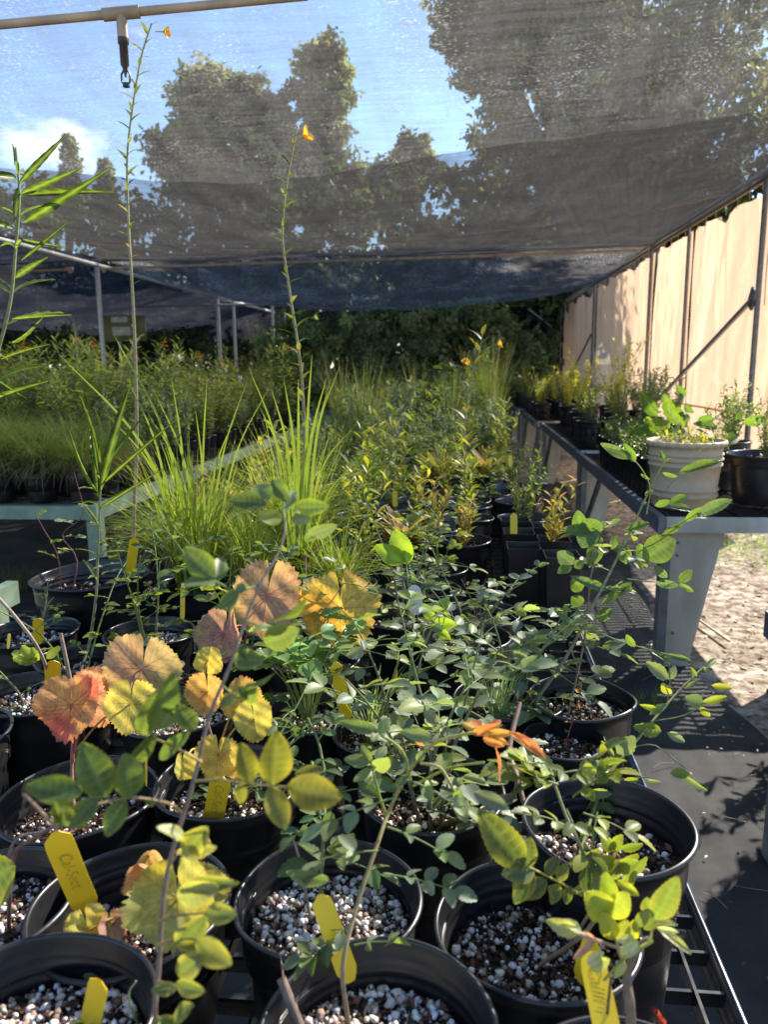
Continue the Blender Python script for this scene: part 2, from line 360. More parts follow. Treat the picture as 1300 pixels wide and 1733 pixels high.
# ------------------------------------------------------------------ background trees
def crown(mb, rg, c, r, nclump, nleaf, ls, cols, shell=.55, clr=.2, key='lo', droop=.3):
    c = np.asarray(c, float); r = np.asarray(r, float)
    u = unit(rg.normal(0, 1, (nclump, 3))); rad = shell+(1-shell)*rg.random(nclump)**.6
    cc = c+u*rad[:, None]*r*(.68+.5*rg.random((nclump, 1)))
    k = nclump*nleaf; rr = rg.uniform(.35, 1.5, nclump)*clr*r.mean()
    P = np.repeat(cc, nleaf, 0)+rg.normal(0, .5, (k, 3))*np.repeat(rr, nleaf)[:, None]*[1, 1, .75]
    bc = np.repeat(pal(rg, nclump, cols, .22), nleaf, 0)*(1+rg.normal(0, .15, (k, 1)))
    d = rg.normal(0, 1, (k, 3)); d[:, 2] -= droop
    put(mb, key, P, d, rg.normal(0, 1, (k, 3))+[0, 0, .6], ls*rg.uniform(.6, 1.4, k), np.clip(bc, .005, 1))
    return cc
def tree(name, base, lobes, cols, label, seed, ls=.28, trunk_r=.25, dens=1.0, group='trees beyond the shade house', cat='tree', key='lo', droop=.3, barkc=(.13,.1,.075)):
    rg = np.random.default_rng(seed); root = empty(name, base); tag(root, label, cat, group)
    b = np.zeros(3); mt = MB(); mc = MB()
    for (c, r) in lobes:
        cc = crown(mc, rg, c, r, int(46*dens), 60, ls, cols, key=key, droop=droop)
        c = np.array(c, float)
        for e in cc[::6]:
            mid = (b+c)/2*[.8, .8, 1.0]+rg.normal(0, .15, 3)
            mt.tube(smooth_path([[0, 0, 0], mid*[.4,.4,.7], c*.55+e*.45-[0,0,r[2]*.3], e], 12), np.linspace(trunk_r*.4, trunk_r*.06, 12), 5, barkc)
    top = np.array(lobes[0][0], float)
    mt.tube(smooth_path([[0, 0, -.2], top*.3+rg.normal(0, .1, 3), top*.7, top], 12), np.linspace(trunk_r, trunk_r*.3, 12), 8, barkc)
    mt.build('trunk', M['stem'], root); mc.build('crown', M['bg_leaf'], root)
    return root
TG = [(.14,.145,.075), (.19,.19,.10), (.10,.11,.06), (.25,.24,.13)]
def lob(px, py, dist, rpx, rpy, base):
    p = aty(px, py, dist); d = dist
    return (tuple(p-np.asarray(base)), (rpx*d/F, rpx*d/F*.9, rpy*d/F))
def bgtree(name, px, Y, blobs, label, seed, **kw):
    b = aty(px, 700, Y); b[2] = 0
    tree(name, tuple(b), [lob(x, y, Y, rx, ry, b) for x, y, rx, ry in blobs], kw.pop('cols', TG), label, seed, **kw)
bgtree('broadleaf_tree', 440, 30, [(370, 240, 95, 105), (543, 150, 52, 72), (310, 270, 55, 60), (470, 290, 120, 80), (560, 300, 50, 90), (350,160,50,40), (420,180,50,45), (468,240,45,60)], 'large round-topped tree with two crown lobes seen through the cloth left of centre', 1, ls=.24, trunk_r=.5, dens=2.2)
bgtree('broadleaf_tree', 1060, 19, [(1060, 60, 170, 110), (800, 10, 55, 55), (820, 110, 45, 35), (900,70,50,60), (1180, 30, 130, 130), (930, 180, 150, 110), (1150, 200, 170, 120), (780,60,40,40), (960,20,100,70)], 'tallest feathery tree filling the upper right corner behind the cloth', 2, ls=.13, trunk_r=.4, droop=1.2, dens=2.6, key='lo')
bgtree('broadleaf_tree', 700, 33, [(700, 285, 34, 50), (650,330,50,50)], 'small loose tree in the gap between the two large trees', 3, ls=.22, dens=2)
bgtree('conifer', 120, 36, [(118, 285, 12, 48), (118, 340, 26, 45)], 'pointed conifer with the highest tip at the far left', 4, ls=.2, dens=2)
bgtree('conifer', 180, 38, [(178, 300, 10, 32), (178, 350, 24, 36)], 'short pointed conifer between the far left conifer and the round tree', 5, ls=.2, dens=2)
bgtree('conifer', 65, 37, [(62, 340, 20, 40)], 'low blunt conifer left of the highest tipped conifer', 6, ls=.2, dens=2)
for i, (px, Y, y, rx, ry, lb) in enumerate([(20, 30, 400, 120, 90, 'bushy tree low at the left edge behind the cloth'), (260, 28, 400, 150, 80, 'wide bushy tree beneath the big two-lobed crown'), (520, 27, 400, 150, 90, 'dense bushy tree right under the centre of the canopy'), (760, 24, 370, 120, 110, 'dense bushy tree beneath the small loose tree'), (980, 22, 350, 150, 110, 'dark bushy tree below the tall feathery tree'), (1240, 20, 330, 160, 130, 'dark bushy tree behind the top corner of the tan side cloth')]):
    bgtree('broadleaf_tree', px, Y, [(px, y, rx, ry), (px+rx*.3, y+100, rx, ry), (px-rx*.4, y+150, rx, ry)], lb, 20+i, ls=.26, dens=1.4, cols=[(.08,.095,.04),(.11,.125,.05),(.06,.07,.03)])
# shrubs at the far end of the shade house
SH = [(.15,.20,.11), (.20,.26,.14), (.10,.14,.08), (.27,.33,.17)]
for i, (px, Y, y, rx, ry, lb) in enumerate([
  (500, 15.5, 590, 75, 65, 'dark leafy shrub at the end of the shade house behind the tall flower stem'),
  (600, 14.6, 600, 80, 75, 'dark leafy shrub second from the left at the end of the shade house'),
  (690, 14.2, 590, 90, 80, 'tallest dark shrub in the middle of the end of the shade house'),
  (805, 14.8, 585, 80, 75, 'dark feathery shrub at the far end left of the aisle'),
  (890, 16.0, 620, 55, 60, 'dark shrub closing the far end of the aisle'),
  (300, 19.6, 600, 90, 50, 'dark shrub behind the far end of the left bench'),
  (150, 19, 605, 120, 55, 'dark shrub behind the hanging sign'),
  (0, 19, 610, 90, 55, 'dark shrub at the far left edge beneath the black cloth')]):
    bgtree('shrub', px, Y, [(px, y, rx, ry), (px+10, y+70, rx, ry*.8)], lb, 40+i, ls=.10, trunk_r=.08, cols=SH if i < 5 else [tuple(v*.35 for v in c) for c in SH], group='shrubs at the end of the shade house', cat='shrub', dens=1.8)  # last three: shade under the cloth is put into a darkened leaf colour
# tree line all round, beyond everything
for i in range(16):
    a = R(-78+i*10.2); d = 52+rng.uniform(-5, 8); b = (d*sin(a), d*cos(a), 0); h = rng.uniform(5, 8)
    tree('broadleaf_tree', b, [((0, 0, h*.62), (5.2, 4, h*.5))], TG, 'distant tree in the tree line beyond the nursery', 80+i, ls=.6, dens=.6, group='distant tree line')

# ------------------------------------------------------------------ shade house frame
XW, ZT, XP = 2.5, 3.0, -5.35      # side wall, top rail, middle post row
Y1, Y2 = 7.15, 11.1
MGALV = simple('galvanised_steel', (.34,.36,.38), .42, .5, .75, .2, 25, .15)
MGALVD = simple('weathered_steel', (.15,.16,.17), .5, .5, .6, .3, 18, .15)
MPVC = simple('beige_pvc', (.36,.27,.18), .5, .4, 0, .3, 14)
fr = tag(empty('shade_house_frame', (XW, Y1, 0)), 'steel pipe frame of posts and rails carrying the black shade cloth', 'frame')
def part(name, fn, m, parent=fr, smooth=True):
    mb = MB(); fn(mb); p = np.array(parent.location); return mb.build(name, m, parent, smooth, loc=p)
part('top_rail', lambda b: b.tube(smooth_path([[XW, 2.2, ZT], [XW, 9, ZT+.01], [XW, 21.3, ZT]], 10), .026, 10), MGALV)
part('batten', lambda b: b.box((XW-.045, 2.3, ZT-.085), (XW-.012, 21, ZT-.05)), simple('weathered_batten', (.30,.21,.13), .8, .2, 0, .35, 20))
wy = [7.08, 9.35, 11.15, 15.9, 21.2]
for i, y in enumerate(wy):
    part('post', lambda b, y=y: b.tube([[XW-.03, y, -.1], [XW-.03, y, ZT-.03]], [.024,.017,.02,.02,.024][i], 10), MGALVD)
part('brace', lambda b: b.tube([[XW-.045, 7.1, 1.99], [XW-.06, 7.2, 1.94], [XW-.06, 11.0, .72]], [.024,.026,.026], 8), MGALV)
def plate(b):
    b.box((-.012, -.06, -.08), (.012, .06, .08), rot=_rx(.6), org=np.array([XW-.06, 7.13, 1.97]))
part('bracket', plate, MGALVD)
part('brace', lambda b: b.tube([[XW-.06, 15.9, 1.98], [XW-.06, 20.2, .72]], .022, 8), MGALVD)
part('brace', lambda b: b.tube([[XW-.06, 21.1, 2.2], [XW-.9, 21.1, 2.85]], .02, 8), MGALV)
part('cross_pipe', lambda b: b.tube([[XP, Y2, ZT-.02], [XW, Y2, ZT-.02]], .024, 8), MGALVD)
part('cross_pipe', lambda b: b.tube([[XP-8, Y2, ZT-.02], [XP, Y2, ZT-.02]], .024, 8), MGALVD)
part('long_pipe', lambda b: b.tube([[XP+.02, 3.0, ZT-.09], [XP+.02, 21.5, ZT-.09]], .032, 10), simple('pale_steel', (.62,.62,.58), .35, .5, .4, .1, 20))
for y in (Y2, 16.6, 21.4):
    part('post', lambda b, y=y: b.tube([[XP, y, -.1], [XP, y, ZT-.05]], .037, 10), MGALV)
for x, y in ((-7.6, 16.6), (-4.9, 21.0), (XP-3.6, 13.5), (XP+1.2, 16.6), (-8.6, 16.6), (XP+.35,16.6)):
    part('post', lambda b, y=y, x=x: b.tube([[x, y, -.1], [x, y, ZT-.05 if y > 14 else 2.2]], .03, 8), MGALV)
part('brace', lambda b: b.tube([[XP+.1, 12.0, 1.9], [XP-.4, 12.0, .4]], .02, 8), MGALV)
part('cross_pipe', lambda b: b.tube([[XP-6, 16.6, ZT-.25], [XP+2.8, 16.6, ZT-.25]], .025, 8), MGALV)
# irrigation pipes
def pipe_thing(a, b, label, r=.0135, tees=(), name='irrigation_pipe'):
    root = tag(empty(name, tuple(a)), label, 'pipe'); a = np.array(a); b = np.array(b)
    mb = MB(); mb.tube(smooth_path([a, (a+b)/2, b], 8), r, 12); mb.build('pipe', MPVC, root, loc=a)
    d = unit(b-a)
    for p, clips in tees:
        p = np.array(p); mb = MB(); mb.tube([p-d*.04, p+d*.04], r*1.42, 12); mb.tube([p, p-[0,0,.05]], r*1.25, 12); 
        t_ = mb.build('tee', MPVC, root, loc=a)
    return root, d
pa, pb = atd(-60, 47, 1.66), atd(520, -7, 1.74)
tp = pa+(pb-pa)*((198+60)/580.)
rt, d_ = pipe_thing(pa, pb, 'beige plastic water pipe crossing the top left corner', .0094, [(tp, 1)])
MBLK = simple('black_plastic', (.012,.012,.014), .35, .5, 0, .3, 40)
mb = MB(); z0 = tp-[0, 0, .05]
mb.tube([z0, z0-[0,0,.012], z0-[0,0,.014], z0-[0,0,.055], z0-[0,0,.06], z0-[0,0,.066]], [.012,.012,.0095,.0095,.006,.005], 14)
for s in (-1, 1): mb.tube([z0+[s*.004,0,-.066], z0+[s*.0095,0,-.074], z0+[s*.0095,0,-.088], z0+[s*.005,0,-.096]], .0022, 6)
mb.tube([z0+[0,0,-.092], z0+[0,0,-.1]], .008, 10); mb.tube([z0+[0,0,-.066], z0+[0,0,-.08]], [.004,.002], 8)
sp = mb.build('sprinkler_head', MBLK, loc=z0); sp.location = z0; tag(sp, 'black sprinkler head hanging down from the beige pipe at top left', 'sprinkler')
pc, pd = aty(-30, 462, 10.6), aty(118, 456, 10.6)
pipe_thing(pc, pd, 'beige pipe end with a dark drip head under the black cloth at left', .02, [(pd, 1)])
pc, pd = aty(175, 455, 10.9), aty(1085, 424, 10.9)
pipe_thing(pc, pd, 'long beige water pipe running across beneath the second seam of the cloth', .02, [(pc, 1)])

# ------------------------------------------------------------------ shade cloth
def cloth_mat(name, trans, col, tcol, glints=.0, streak=1.0):
    m, t, o = mat(name); l = t.links.new
    tcx = N(t, 'ShaderNodeTexCoord')
    def tex(scale, st, det=4, rough=.6, rot=0):
        mm = N(t, 'ShaderNodeMapping'); mm.inputs['Scale'].default_value = st; mm.inputs['Rotation'].default_value = (0, 0, rot)
        n = N(t, 'ShaderNodeTexNoise'); n.inputs['Scale'].default_value = scale; n.inputs['Detail'].default_value = det; n.inputs['Roughness'].default_value = rough
        l(tcx.outputs['Object'], mm.inputs[0]); l(mm.outputs[0], n.inputs['Vector']); return n
    def mrange(n, a, b, c, d):
        x = N(t, 'ShaderNodeMapRange'); x.inputs[1].default_value = a; x.inputs[2].default_value = b; x.inputs[3].default_value = c; x.inputs[4].default_value = d
        l(n.outputs[0], x.inputs[0]); return x
    def math_(op, a, b):
        x = N(t, 'ShaderNodeMath', operation=op)
        for i, z in enumerate((a, b)):
            if isinstance(z, (int, float)): x.inputs[i].default_value = z
            else: l(z.outputs[0], x.inputs[i])
        return x
    s1 = mrange(tex(3, (1, 14, 1), 6, .7, .25), .35, .7, -.06*streak, .07*streak)
    s2 = mrange(tex(1.2, (5, 1, 1), 4, .6, -.5), .35, .7, -.05*streak, .05*streak)
    s3 = mrange(tex(120, (1, 1, 1), 1), .3, .7, -.05, .05)
    glint_spots = mrange(tex(60, (1, 1.6, 1), 0, .5), .62, .72, 0, glints*1.7)  # near-white specks painted as sun glints on the threads
    glint_patches = mrange(tex(1.6, (1, 1, 1), 3, .6), .42, .62, 0, 1)
    f = math_('ADD', math_('ADD', math_('ADD', s1, s2), s3), trans)
    gl = math_('MULTIPLY', glint_spots, glint_patches); gl.use_clamp = True
    f = math_('SUBTRACT', f, math_('MULTIPLY', gl, .35))
    f.use_clamp = True
    df = N(t, 'ShaderNodeBsdfDiffuse'); df.inputs[0].default_value = hsv(col)
    tr = N(t, 'ShaderNodeBsdfTranslucent'); tr.inputs[0].default_value = hsv(tcol)
    gm = N(t, 'ShaderNodeMix', data_type='RGBA'); gm.inputs[6].default_value = hsv(tcol); gm.inputs[7].default_value = (.95,.92,.88,1); l(gl.outputs[0], gm.inputs[0]); l(gm.outputs[2], tr.inputs[0])
    ms = N(t, 'ShaderNodeMixShader'); ms.inputs[0].default_value = .6; l(df.outputs[0], ms.inputs[1]); l(tr.outputs[0], ms.inputs[2])
    tp_ = N(t, 'ShaderNodeBsdfTransparent'); m2 = N(t, 'ShaderNodeMixShader')
    l(f.outputs[0], m2.inputs[0]); l(ms.outputs[0], m2.inputs[1]); l(tp_.outputs[0], m2.inputs[2]); l(m2.outputs[0], o.inputs[0])
    bp = N(t, 'ShaderNodeBump'); bp.inputs['Strength'].default_value = .6; bp.inputs['Distance'].default_value = .03
    l(s1.outputs[0], bp.inputs['Height']); l(bp.outputs[0], df.inputs['Normal']); l(bp.outputs[0], tr.inputs['Normal'])
    return m
def sy(y):
    return np.interp(y, [1.6, 3.2, 5, 7.15, 9, 11.1, 12.2, 13.4, 14.6, 15.8, 16.6], [.05, .12, .42, .42, .25, .03, .42, .6, .6, .3, .02])
def cz(x, y, x0=XP, x1=XW, k=1.0):
    u = np.clip((x-x0)/(x1-x0), 0, 1); s = np.clip(4*u*(1-u), 0, 1)**.55
    yy = y
    sm = (sy(yy-.25)+sy(yy)+sy(yy+.25))/3
    r = .004*np.sin((y*.9+x*2.2)*6+np.sin(y)*3)*s+.003*np.sin((y*1.7-x*1.1)*9)*s+.012*np.sin(x*1.7+y)*s
    return ZT+.02-k*s*sm+r
def cloth_sheet(b, x0, x1, y0, y1, nx, ny, f):
    v, q = sheet(x0, x1, y0, y1, nx, ny, f); b.add(v, q)
can = tag(empty('shade_cloth', (XP, 3.2, ZT)), 'black see-through shade cloth sagging overhead across the whole main bay', 'shade cloth')
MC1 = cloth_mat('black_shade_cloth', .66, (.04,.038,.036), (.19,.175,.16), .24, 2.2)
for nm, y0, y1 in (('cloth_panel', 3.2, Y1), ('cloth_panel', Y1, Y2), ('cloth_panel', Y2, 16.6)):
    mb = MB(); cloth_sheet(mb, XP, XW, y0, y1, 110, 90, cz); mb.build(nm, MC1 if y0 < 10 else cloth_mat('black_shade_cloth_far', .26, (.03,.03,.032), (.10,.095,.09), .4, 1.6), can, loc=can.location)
mb = MB(); cloth_sheet(mb, XP, XW, 4.75, Y2-.1, 110, 90, lambda x, y: cz(x, y)-.035-.03*np.sin(x*2.3+y)-.05*np.sin((y-4.75)/(Y2-4.85)*pi)*np.clip(4*((x-XP)/(XW-XP))*(1-(x-XP)/(XW-XP)),0,1)+.06*np.exp(-(y-4.75)*3)*np.sin(x*1.1))
mb.build('added_overlap_layer', cloth_mat('black_shade_cloth_added_layer', .46, (.028,.027,.027), (.045,.042,.04), .0, 2.4), can, loc=can.location)  # second layer added to darken the cloth where it is seen at a slant
mseam = simple('brown_seam_tape', (.30,.20,.14), .7, .3, 0, .3, 30)
for y, r in ((Y1, .004), (Y2-.05, .012)):
    xs = np.linspace(XP+.1, XW-.02, 60); mb = MB(); mb.tube(np.stack([xs, np.full(60, y), cz(xs, np.full(60, y))-.012-(.09 if y < 9 else 0)*np.clip(4*(xs-XP)*(XW-xs)/(XW-XP)**2, 0, 1)], -1), r, 6)
    mb.build('seam', mseam, can, loc=can.location)
MC2 = cloth_mat('navy_shade_cloth', .05, (.012,.013,.017), (.018,.02,.028), .1, .4)
c2 = tag(empty('shade_cloth', (XP-8, 4, ZT)), 'darker navy shade cloth hanging in folds over the left bay', 'shade cloth')
mb = MB(); cloth_sheet(mb, XP-8, XP-.05, 4.5, Y2, 60, 60, lambda x, y: cz(x, y, XP-8, XP, 1.15)); mb.build('cloth_panel', MC2, c2, loc=c2.location)
mb = MB(); cloth_sheet(mb, XP-8, XP-.05, Y2, 21.4, 60, 90, lambda x, y: cz(x, 16.6-np.abs(y-16.6), XP-8, XP, 1.2)); mb.build('cloth_panel', MC2, c2, loc=c2.location)
c3 = tag(empty('shade_cloth', (-2, 16.8, ZT)), 'low far band of navy shade cloth at the back left of the shade house', 'shade cloth')
mb = MB(); v, q = sheet(-14, -1.2, 0, 1, 80, 24, lambda x, y: 0*x)
v2 = np.stack([v[:, 0], 21.6+.15*np.sin(v[:, 0]*2+v[:, 1]*3), 2.9-(v[:, 1]*(.95+.12*np.sin(v[:, 0]*1.3)))], -1); mb.add(v2, q); mb.build('cloth_panel', MC2, c3, loc=c3.location)
c4 = tag(empty('shade_cloth', (XW, 21.6, ZT)), 'dark cloth closing the far end of the aisle beside the tan side cloth', 'shade cloth')
mb = MB(); v, q = sheet(1.2, XW+1.0, 0, 1, 40, 24, lambda x, y: 0*x)
v2 = np.stack([v[:, 0], 21.7+.08*np.sin(v[:, 0]*9), 2.95-v[:, 1]*2.5*np.clip((v[:, 0]-.6)/1.6, .3, 1)], -1); mb.add(v2, q); mb.build('cloth_panel', MC2, c4, loc=c4.location)
# tan side cloth
def tan_mat():
    m, t, o = mat('tan_woven_side_cloth'); l = t.links.new
    tcx = N(t, 'ShaderNodeTexCoord'); n = N(t, 'ShaderNodeTexNoise'); n.inputs['Scale'].default_value = 2.5; n.inputs['Detail'].default_value = 8; n.inputs['Roughness'].default_value=.65
    n2 = N(t, 'ShaderNodeTexNoise'); n2.inputs['Scale'].default_value = 60; n2.inputs['Detail'].default_value = 3
    mm = N(t, 'ShaderNodeMapping'); mm.inputs['Scale'].default_value = (1, 1.6, 1); l(tcx.outputs['Object'], mm.inputs[0]); l(mm.outputs[0], n2.inputs['Vector']); l(mm.outputs[0], n.inputs['Vector'])
    a = N(t, 'ShaderNodeMath', operation='ADD'); l(n.outputs[0], a.inputs[0]); l(n2.outputs[0], a.inputs[1])
    r = N(t, 'ShaderNodeValToRGB'); e = r.color_ramp.elements; e[0].position=.35; e[0].color=(.66,.45,.29,1); e[1].position=.66; e[1].color=(.80,.57,.39,1)
    h = N(t, 'ShaderNodeMath', operation='MULTIPLY'); h.inputs[1].default_value=.5; l(a.outputs[0], h.inputs[0]); l(h.outputs[0], r.inputs[0])
    df = N(t, 'ShaderNodeBsdfDiffuse'); tr = N(t, 'ShaderNodeBsdfTranslucent'); l(r.outputs[0], df.inputs[0]); l(r.outputs[0], tr.inputs[0])
    bp = N(t, 'ShaderNodeBump'); bp.inputs['Strength'].default_value=.8; bp.inputs['Distance'].default_value=.03; l(n.outputs[0], bp.inputs['Height']); l(bp.outputs[0], df.inputs['Normal']); l(bp.outputs[0], tr.inputs['Normal'])
    ms = N(t, 'ShaderNodeMixShader'); ms.inputs[0].default_value=.62; l(df.outputs[0], ms.inputs[1]); l(tr.outputs[0], ms.inputs[2])
    tp_ = N(t, 'ShaderNodeBsdfTransparent'); m2 = N(t, 'ShaderNodeMixShader'); m2.inputs[0].default_value=.10; l(ms.outputs[0], m2.inputs[1]); l(tp_.outputs[0], m2.inputs[2])
    l(m2.outputs[0], o.inputs[0]); return m
MT = tan_mat()
def side_panel(y0, y1, label, seed, droops):
    rg = np.random.default_rng(seed); root = empty('side_cloth', (XW, y0, 0)); tag(root, label, 'side cloth', 'tan cloth panels along the right wall')
    ny = int((y1-y0)*40); Yg, Zg = np.meshgrid(np.linspace(y0, y1, ny), np.linspace(0, 1, 70), indexing='ij')
    top = ZT-.1-.035*np.abs(np.sin((Yg-y0)*pi/.62)); 
    for (dy, w_, dd) in droops: top = top-dd*np.exp(-((Yg-dy)/w_)**2)
    Z = .38+Zg*(top-.38); ph = rg.uniform(0, 6, 6)
    wr_ = sum(a_*np.exp(-((Yg-y0_-.25*(Z-1.5)*s_)/.05)**2)*np.clip(Z-z_, 0, 1) for a_, y0_, s_, z_ in zip(rg.uniform(-.04, .04, 26), rg.uniform(y0, y1, 26), rg.uniform(-1, 1, 26), rg.uniform(.6, 2.2, 26)))
    X = XW+.03+wr_+.008*np.sin(Yg*5+ph[0]+.9*np.sin(Z*2+ph[1]))+.003*np.sin(Yg*17+ph[2]+Z*1.5+np.sin(Z*4))+.015*np.sin(Yg*2.3+ph[3])*Zg+.005*np.sin((Yg+Z*.5)*11+ph[4])*(Zg**2)
    v = np.stack([X, Yg, Z], -1).reshape(-1, 3); i = np.arange(ny-1)[:, None]*70; j = np.arange(69)[None]
    mb = MB(); mb.add(v, np.stack([i+j, i+j+1, i+71+j, i+70+j], -1).reshape(-1, 4)); mb.build('cloth', MT, root, loc=root.location)
    for yy in np.arange(y0+.1, y1, .31):
        mb = MB(); p = np.array([XW-.01, yy, ZT-.06]); mb.tube([p, p+[-.03, .01, -.03], p+[-.02, .03, -.09-.05*rg.random()]], .003, 4)
        mb.build('tie', MTIE, root, loc=root.location)
    mb = MB(); mb.box((XW+.012, y0, .95), (XW+.03, y1, .97)); mb.tube([[XW+.0, y0+.015, .4], [XW+.0, y0+.015, ZT-.12]], .008, 6); mb.build('hem', MT, root, loc=root.location)
MTIE = simple('frayed_tie', (.5,.42,.36), .8, .2)
side_panel(6.72, 9.33, 'tan side cloth nearest the camera, gaping at its top edge', 1, [(8.2, .25, .11), (7.3, .3, .05)])
side_panel(9.37, 11.12, 'second tan side cloth with a dark drawstring beside its post', 2, [(10.3, .3, .03)])
side_panel(11.16, 15.87, 'third tan side cloth, smooth, between two dark posts', 3, [(12.5, .3, .06), (14.8,.3,.1)])
side_panel(15.93, 21.0, 'farthest tan side cloth, shaded, at the end of the wall', 4, [(17, .4, .12), (19, .3, .1)])
# greenery outside the side cloth
for i, (x, y, h, lb) in enumerate([(6.2, 18.5, 4.4, 'bright green shrub seen through the gap above the nearest tan cloth'), (4.4, 11.5, 1.5, 'green shrub outside the third tan cloth'), (4.6, 15.5, 1.6, 'green shrub outside the farthest tan cloth')]):
    tree('shrub', (x, y, 0), [((0, 0, h*.7), (.8, 1.0, h*.42))], [(.1,.18,.03),(.14,.22,.04)], lb, 60+i, ls=.09, trunk_r=.04, dens=.6, group='shrubs outside the side cloth', cat='shrub')
# hanging sign
s0 = aty(207, 556, 13.2); root = tag(empty('hanging_sign', tuple(s0)), 'blurred olive and white rectangular sign hanging behind the milkweed at left', 'sign')
W_, H_ = .42, .22
mb = MB(); mb.box((-W_, -.01, -H_), (W_, .01, H_)); mb.build('board', simple('olive_sign', (.16,.17,.07), .6, .3, 0, .3, 4), root)
mb = MB(); mb.box((-W_*.45, -.013, -H_*.55), (W_*.35, -.0105, H_*.15)); mb.box((-W_*.45, -.013, H_*.45), (W_*.25, -.0105, H_*.9)); mb.build('print', simple('pale_print', (.5,.5,.45), .6, .3, 0, .3, 8), root)
mb = MB()
for s in (-1, 1): mb.tube([[s*W_*.9, 0, H_], [s*W_*.9, 0, H_+.62]], .004, 4)
mb.build('wire', MGALVD, root)

# ------------------------------------------------------------------ benches
BZ = .75
BX0, BX1, BY0, BY1 = -1.03, .305, .15, 7.6
root = tag(empty('plant_bench', (0, BY0, 0)), 'long black lattice bench carrying the main mass of potted plants', 'bench')
MLAT = simple('black_lattice_plastic', (.014,.014,.016), .3, .5, 0, .3, 30)
mb = MB()
for x in np.arange(BX0+.03, BX1-.01, .055): mb.box((x-.0018, BY0, BZ-.022), (x+.0018, BY1, BZ-.003))
for y in np.arange(BY0+.02, BY1, .062): mb.box((BX0+.01, y-.0022, BZ-.024), (BX1-.008, y+.0022, BZ-.006))
mb.build('bench_top', MLAT, root, smooth=False, loc=root.location)
mb = MB(); mb.box((BX1-.006, BY0, BZ-.05), (BX1+.002, BY1, BZ)); mb.box((BX0-.002, BY0, BZ-.05), (BX0+.006, BY1, BZ)); mb.box((BX0, BY1-.01, BZ-.05), (BX1, BY1, BZ)); 
mb.tube([[BX1-.002, BY0, BZ+.001], [BX1-.002, BY1, BZ+.001]], .003, 6)
mb.build('edge_rail', simple('worn_steel_edge', (.16,.16,.17), .3, .5, .8, .3, 30), root, loc=root.location)
for y in (.5, 2.9, 5.2, 7.4):
    for x in (BX0+.12, BX1-.14):
        mb = MB(); mb.box((x-.025, y-.025, 0), (x+.025, y+.025, BZ-.05)); mb.build('leg', MGALVD, root, loc=root.location)
MPAN = simple('pale_galvanised_panel', (.38,.34,.27), .6, .3, .1, .3, 7, .08, col2=(.62,.59,.51), stretch=(1,1,.35))
MRAIL = simple('blue_grey_rail', (.10,.11,.125), .5, .4, .3, .3, 14, .1, col2=(.22,.23,.24))
def bench_right(y0, y1, label, x0=.88, x1=1.78, only_leg=False):
    root = tag(empty('steel_bench', (x0, y0, 0)), label, 'bench', 'steel benches along the side cloth')
    B = lambda nm, f, m: part(nm, f, m, root, False)
    B('bench_top', lambda b: ([b.box((x0+.04, y-.004, BZ-.03), (x1-.04, y+.004, BZ-.012)) for y in np.arange(y0+.05, y1, .045)], [b.box((x-.004, y0+.03, BZ-.012), (x+.004, y1-.03, BZ-.004)) for x in np.arange(x0+.06, x1, .16)]), MLAT)
    B('side_rail', lambda b: b.box((x0, y0+.003, BZ-.075), (x0+.035, y1-.003, BZ)), MRAIL)
    B('side_rail', lambda b: b.box((x1-.035, y0+.003, BZ-.075), (x1, y1-.003, BZ)), MRAIL)
    B('end_rail', lambda b: b.box((x0+.036, y0, BZ-.07), (x1-.036, y0+.03, BZ-.002)), MPAN)
    B('end_rail', lambda b: b.box((x0+.036, y1-.03, BZ-.07), (x1-.036, y1, BZ-.002)), MPAN)
    for yy in (y0+.06, y1-.1):
        for s, xx in ((1, x0+.03), (-1, x1-.03)):
            def leg(b, yy=yy, s=s, xx=xx):
                for z0_, z1_ in ((0, BZ-.076),):
                    xs = [xx+s*.045, xx+s*.28, xx+s*.15]
                    v = [[xs[0], yy-.004, z1_], [xs[1], yy-.004, z1_], [xs[2], yy-.004, z0_], [xs[0], yy-.004, z0_]]
                    v = np.array(v+[[a, b_+.008, c] for a, b_, c in v])
                    q = [[3,2,1,0],[4,5,6,7],[0,1,5,4],[1,2,6,5],[2,3,7,6],[3,0,4,7]]
                    b.add(v, q)
            B('leg_panel', leg, MPAN)
            if s == 1 and y0 > 0:
                for zz in (.62, .56, .18): B('bolt', lambda b, yy=yy, s=s, xx=xx, zz=zz: b.tube([[xx+s*.075, yy-.011, zz], [xx+s*.075, yy-.003, zz]], .007, 6), MGALVD)
            B('leg', lambda b, yy=yy, s=s, xx=xx: b.box((min(xx, xx+s*.042), yy-.02, 0), (max(xx, xx+s*.042), yy+.05, BZ-.078)), MRAIL)
    B('brace', lambda b: b.tube([[x0+.05, y1-.12, .12], [x0+.05, y1-.85, BZ-.1]][::-1], .02, 8), MRAIL) if not only_leg else None
    return root
bench_right(3.55, 6.25, 'nearest full steel bench on the right, carrying the cream planter')
bench_right(6.32, 9.45, 'second steel bench on the right, carrying larger black pots', .885, 1.8)
bench_right(9.55, 12.2, 'third steel bench on the right beneath the farther tan cloth', .83, 1.75)
bench_right(12.3, 14.6, 'farthest steel bench on the right, at the end of the aisle', .78, 1.7)
bench_right(-.9, 2.2, 'steel bench at the right edge of which one near leg shows', .852, 1.76, True)
MGRN = simple('sage_green_painted_wood', (.20,.27,.19), .6, .35, 0, .25, 12, .15)
